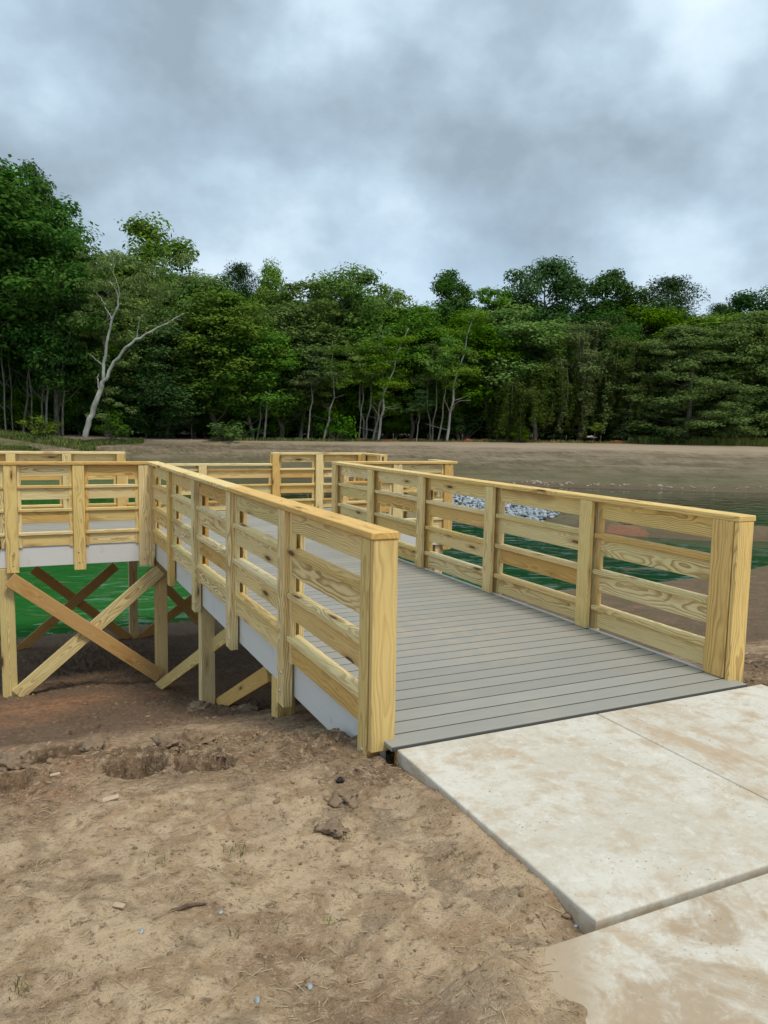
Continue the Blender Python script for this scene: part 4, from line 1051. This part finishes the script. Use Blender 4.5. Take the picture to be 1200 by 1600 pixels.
# straw
n = 3200; xs = lr.uniform(-2.6, .0, n); ys = lr.uniform(-1.9, 1.4, n); zs = terrain(xs, ys); a = lr.uniform(0, 6.28, n); L = .006+.030*lr.random(n)**3; wd = lr.uniform(.0006, .0014, n)
u = np.stack([np.cos(a), np.sin(a), lr.normal(size=n)*.15], 1); v = np.stack([-np.sin(a), np.cos(a), np.zeros(n)], 1); P = np.stack([xs, ys, zs+.0035], 1)
V = np.stack([P-u*L[:, None]-v*wd[:, None], P+u*L[:, None]-v*wd[:, None], P+u*L[:, None]+v*wd[:, None], P-u*L[:, None]+v*wd[:, None], P+np.array([0, 0, .002])], 1).reshape(-1, 3)
k = np.arange(n)[:, None]*5; F = np.concatenate([k+np.array([[0, 1, 4]]), k+np.array([[1, 2, 4]]), k+np.array([[2, 3, 4]]), k+np.array([[3, 0, 4]])])
o = link('straw_litter', np_mesh('straw_litter', V, F), STRAW); tag(o, 'short bits of dry straw strewn over the bare soil', 'straw', kind='stuff')
# single clods
for px, py, r, lab in [(536, 1247, .062, 'flat brown soil clod left of the path corner'), (526, 1297, .058, 'brown soil clod nearer the camera than the flat one left of the path'),
                       (290, 1162, .10, 'large lumpy clod behind the middle hollow'), (262, 1168, .085, 'clod on the left of the large lumpy clod'), (318, 1158, .055, 'small clod right of the large lumpy clod'),
                       (235, 1196, .08, 'broken clod in the middle hollow'), (150, 1166, .075, 'crusted clod at the right rim of the left hollow'), (312, 1110, .09, 'dark clod at the foot of the middle leg'),
                       (20, 1198, .07, 'clod at the left picture edge below the hollows'), (390, 1110, .08, 'dark clod beside the short leg'), (470, 1150, .05, 'clod under the grey fascia'),
                       (590, 1192, .035, 'small clod at the foot of the end post')]:
    x, y, z = gpos(px, py); V, F = lump(lr, r, 4, .34, .52, 3); q_ = V/r; V = V + unit(V)*((np.abs(fbm(q_[:, 0]*2.6+q_[:, 2]*1.7, q_[:, 1]*2.6-q_[:, 2]*2.1, 1., 4, 3))*.55-.12+fbm(q_[:, 0]*9+q_[:, 2]*5, q_[:, 1]*9-q_[:, 2]*6, 1., 3, 5)*.10)*r)[:, None]
    o = link('soil_clod', np_mesh('soil_clod', V, F, False), CLOD); o.location = (x, y, z+r*.12); tag(o, lab, 'clod', 'soil clods')
BLUE = make_plain('blue_grey_stone', (.20, .24, .27), (.38, .43, .45), 20.)
for px, py, r, lab in [(485, 1538, .014, 'pale blue-green stone near the bottom of the picture'), (402, 1567, .014, 'grey stone lower left of the pale blue-green one'), (222, 1463, .012, 'bluish stone at left near the wood chip'),
                       (345, 1428, .010, 'small bluish stone right of the stick'), (900, 1446, .009, 'bluish stone beside the path corner')]:
    x, y, z = gpos(px, py); V, F = lump(lr, r*.75, 2, .22, .7, 4)
    o = link('stone', np_mesh('stone', V, F), BLUE); o.location = (x, y, z+r*.3); tag(o, lab, 'stone', 'loose stones')
BLACK = make_plain('black_lump', (.012, .012, .013), (.03, .03, .03), 20.)
x, y, z = gpos(531, 1222); V, F = lump(lr, .016, 2, .3, .8); o = link('charred_lump', np_mesh('charred_lump', V, F), BLACK); o.location = (x, y, z+.008); tag(o, 'small black lump on the soil near the end post', 'lump')
DKWOOD = make_plain('weathered_stick', (.07, .045, .03), (.15, .10, .065), 40.)
def gtube(name, pix, r, m, label, cat):
    P = np.array([gpos(a, b) for a, b in pix]); P[:, 2] += r*.7; gg = Geo(); n = len(P); t = np.linspace(0, n-1, n*3-2)
    Q = np.stack([np.interp(t, np.arange(n), P[:, k]) for k in range(3)], 1); Q[:, 2] += lr.normal(size=len(Q))*r*.15
    tube(gg, Q-Q[0], np.concatenate([[r*.4], np.linspace(r, r*.7, len(Q)-2), [r*.15]]), 7); o = link(name, gg.mesh(name, True), m); o.location = tuple(Q[0]); tag(o, label, cat); return o
gtube('stick', [(263, 1436), (280, 1428), (298, 1421), (324, 1415)], .008, DKWOOD, 'dark stick lying on the bare soil at left', 'stick')
gtube('twig', [(880, 1332+60), (905, 1325+60)], .002, DKWOOD, 'thin twig beside the path edge', 'twig') if False else None
CHIP = make_plain('pale_wood_chip', (.42, .30, .19), (.54, .42, .30), 30.)
for px, py, a, L, lab in [(186, 1427, -.5, .05, 'pale pinkish wood chip near the stick'), (173, 1250, .3, .07, 'curled tan wood chip below the left hollow'), (86, 1213, .1, .05, 'small tan chip left of the hollows')]:
    x, y, z = gpos(px, py); bmx = board_mesh(L, L*.38, .008, .002); o = link('wood_chip', bmx.copy(), None); o.data.materials.clear(); o.data.materials.append(CHIP)
    o.location = (x, y, z+.010); o.rotation_euler = (.25, -.2, a-CYAW); tag(o, lab, 'wood chip', 'wood chips')
# grass tufts
L_TUFT = make_leaf('tuft_green', (.10, .17, .035), (.14, .20, .05), (.18, .19, .08), .3)
for px, py, n, hr, sp_, lab in [(625, 1190, 30, (.06, .20), .03, 'tall grass tuft at the corner of path and deck'), (375, 1332, 16, (.015, .04), .03, 'bright grass sprouts in the middle of the bare soil'),
                               (255, 1347, 14, (.015, .035), .04, 'faint grass sprouts left of the bright ones'), (368, 1465, 9, (.02, .05), .015, 'thin grass sprout below the stick'), (372, 1385, 12, (.015, .035), .04, 'flat grass sprouts between the bright ones and the thin one'),
                               (518, 1432, 7, (.015, .04), .012, 'grass sprout in a shallow print left of the path'), (25, 1555, 16, (.02, .05), .025, 'grass sprouts in the lower left corner'), (630, 1360, 8, (.012, .03), .03, 'grass sprouts near the path edge'),
                               (28, 1160, 16, (.02, .06), .03, 'yellowish grass left of the hollows'), (540, 1305, 8, (.012, .03), .02, 'grass sprouts beside the nearer clod'), (440, 1450, 8, (.012, .03), .015, 'tiny pale sprout right of the thin one')]:
    x, y, z = gpos(px, py); rt_ = []
    for _ in range(n):
        a, b = x+lr.normal()*sp_, y+lr.normal()*sp_
        rt_.append((a-x, b-y, (terr_z(a, b)-z)))
    o = blades(rt_, 'grass_tuft', '', L_TUFT, hr, (.002, .0045), lr, .7); o.location = (x, y, z-.002); tag(o, lab, 'grass tuft', 'grass tufts')
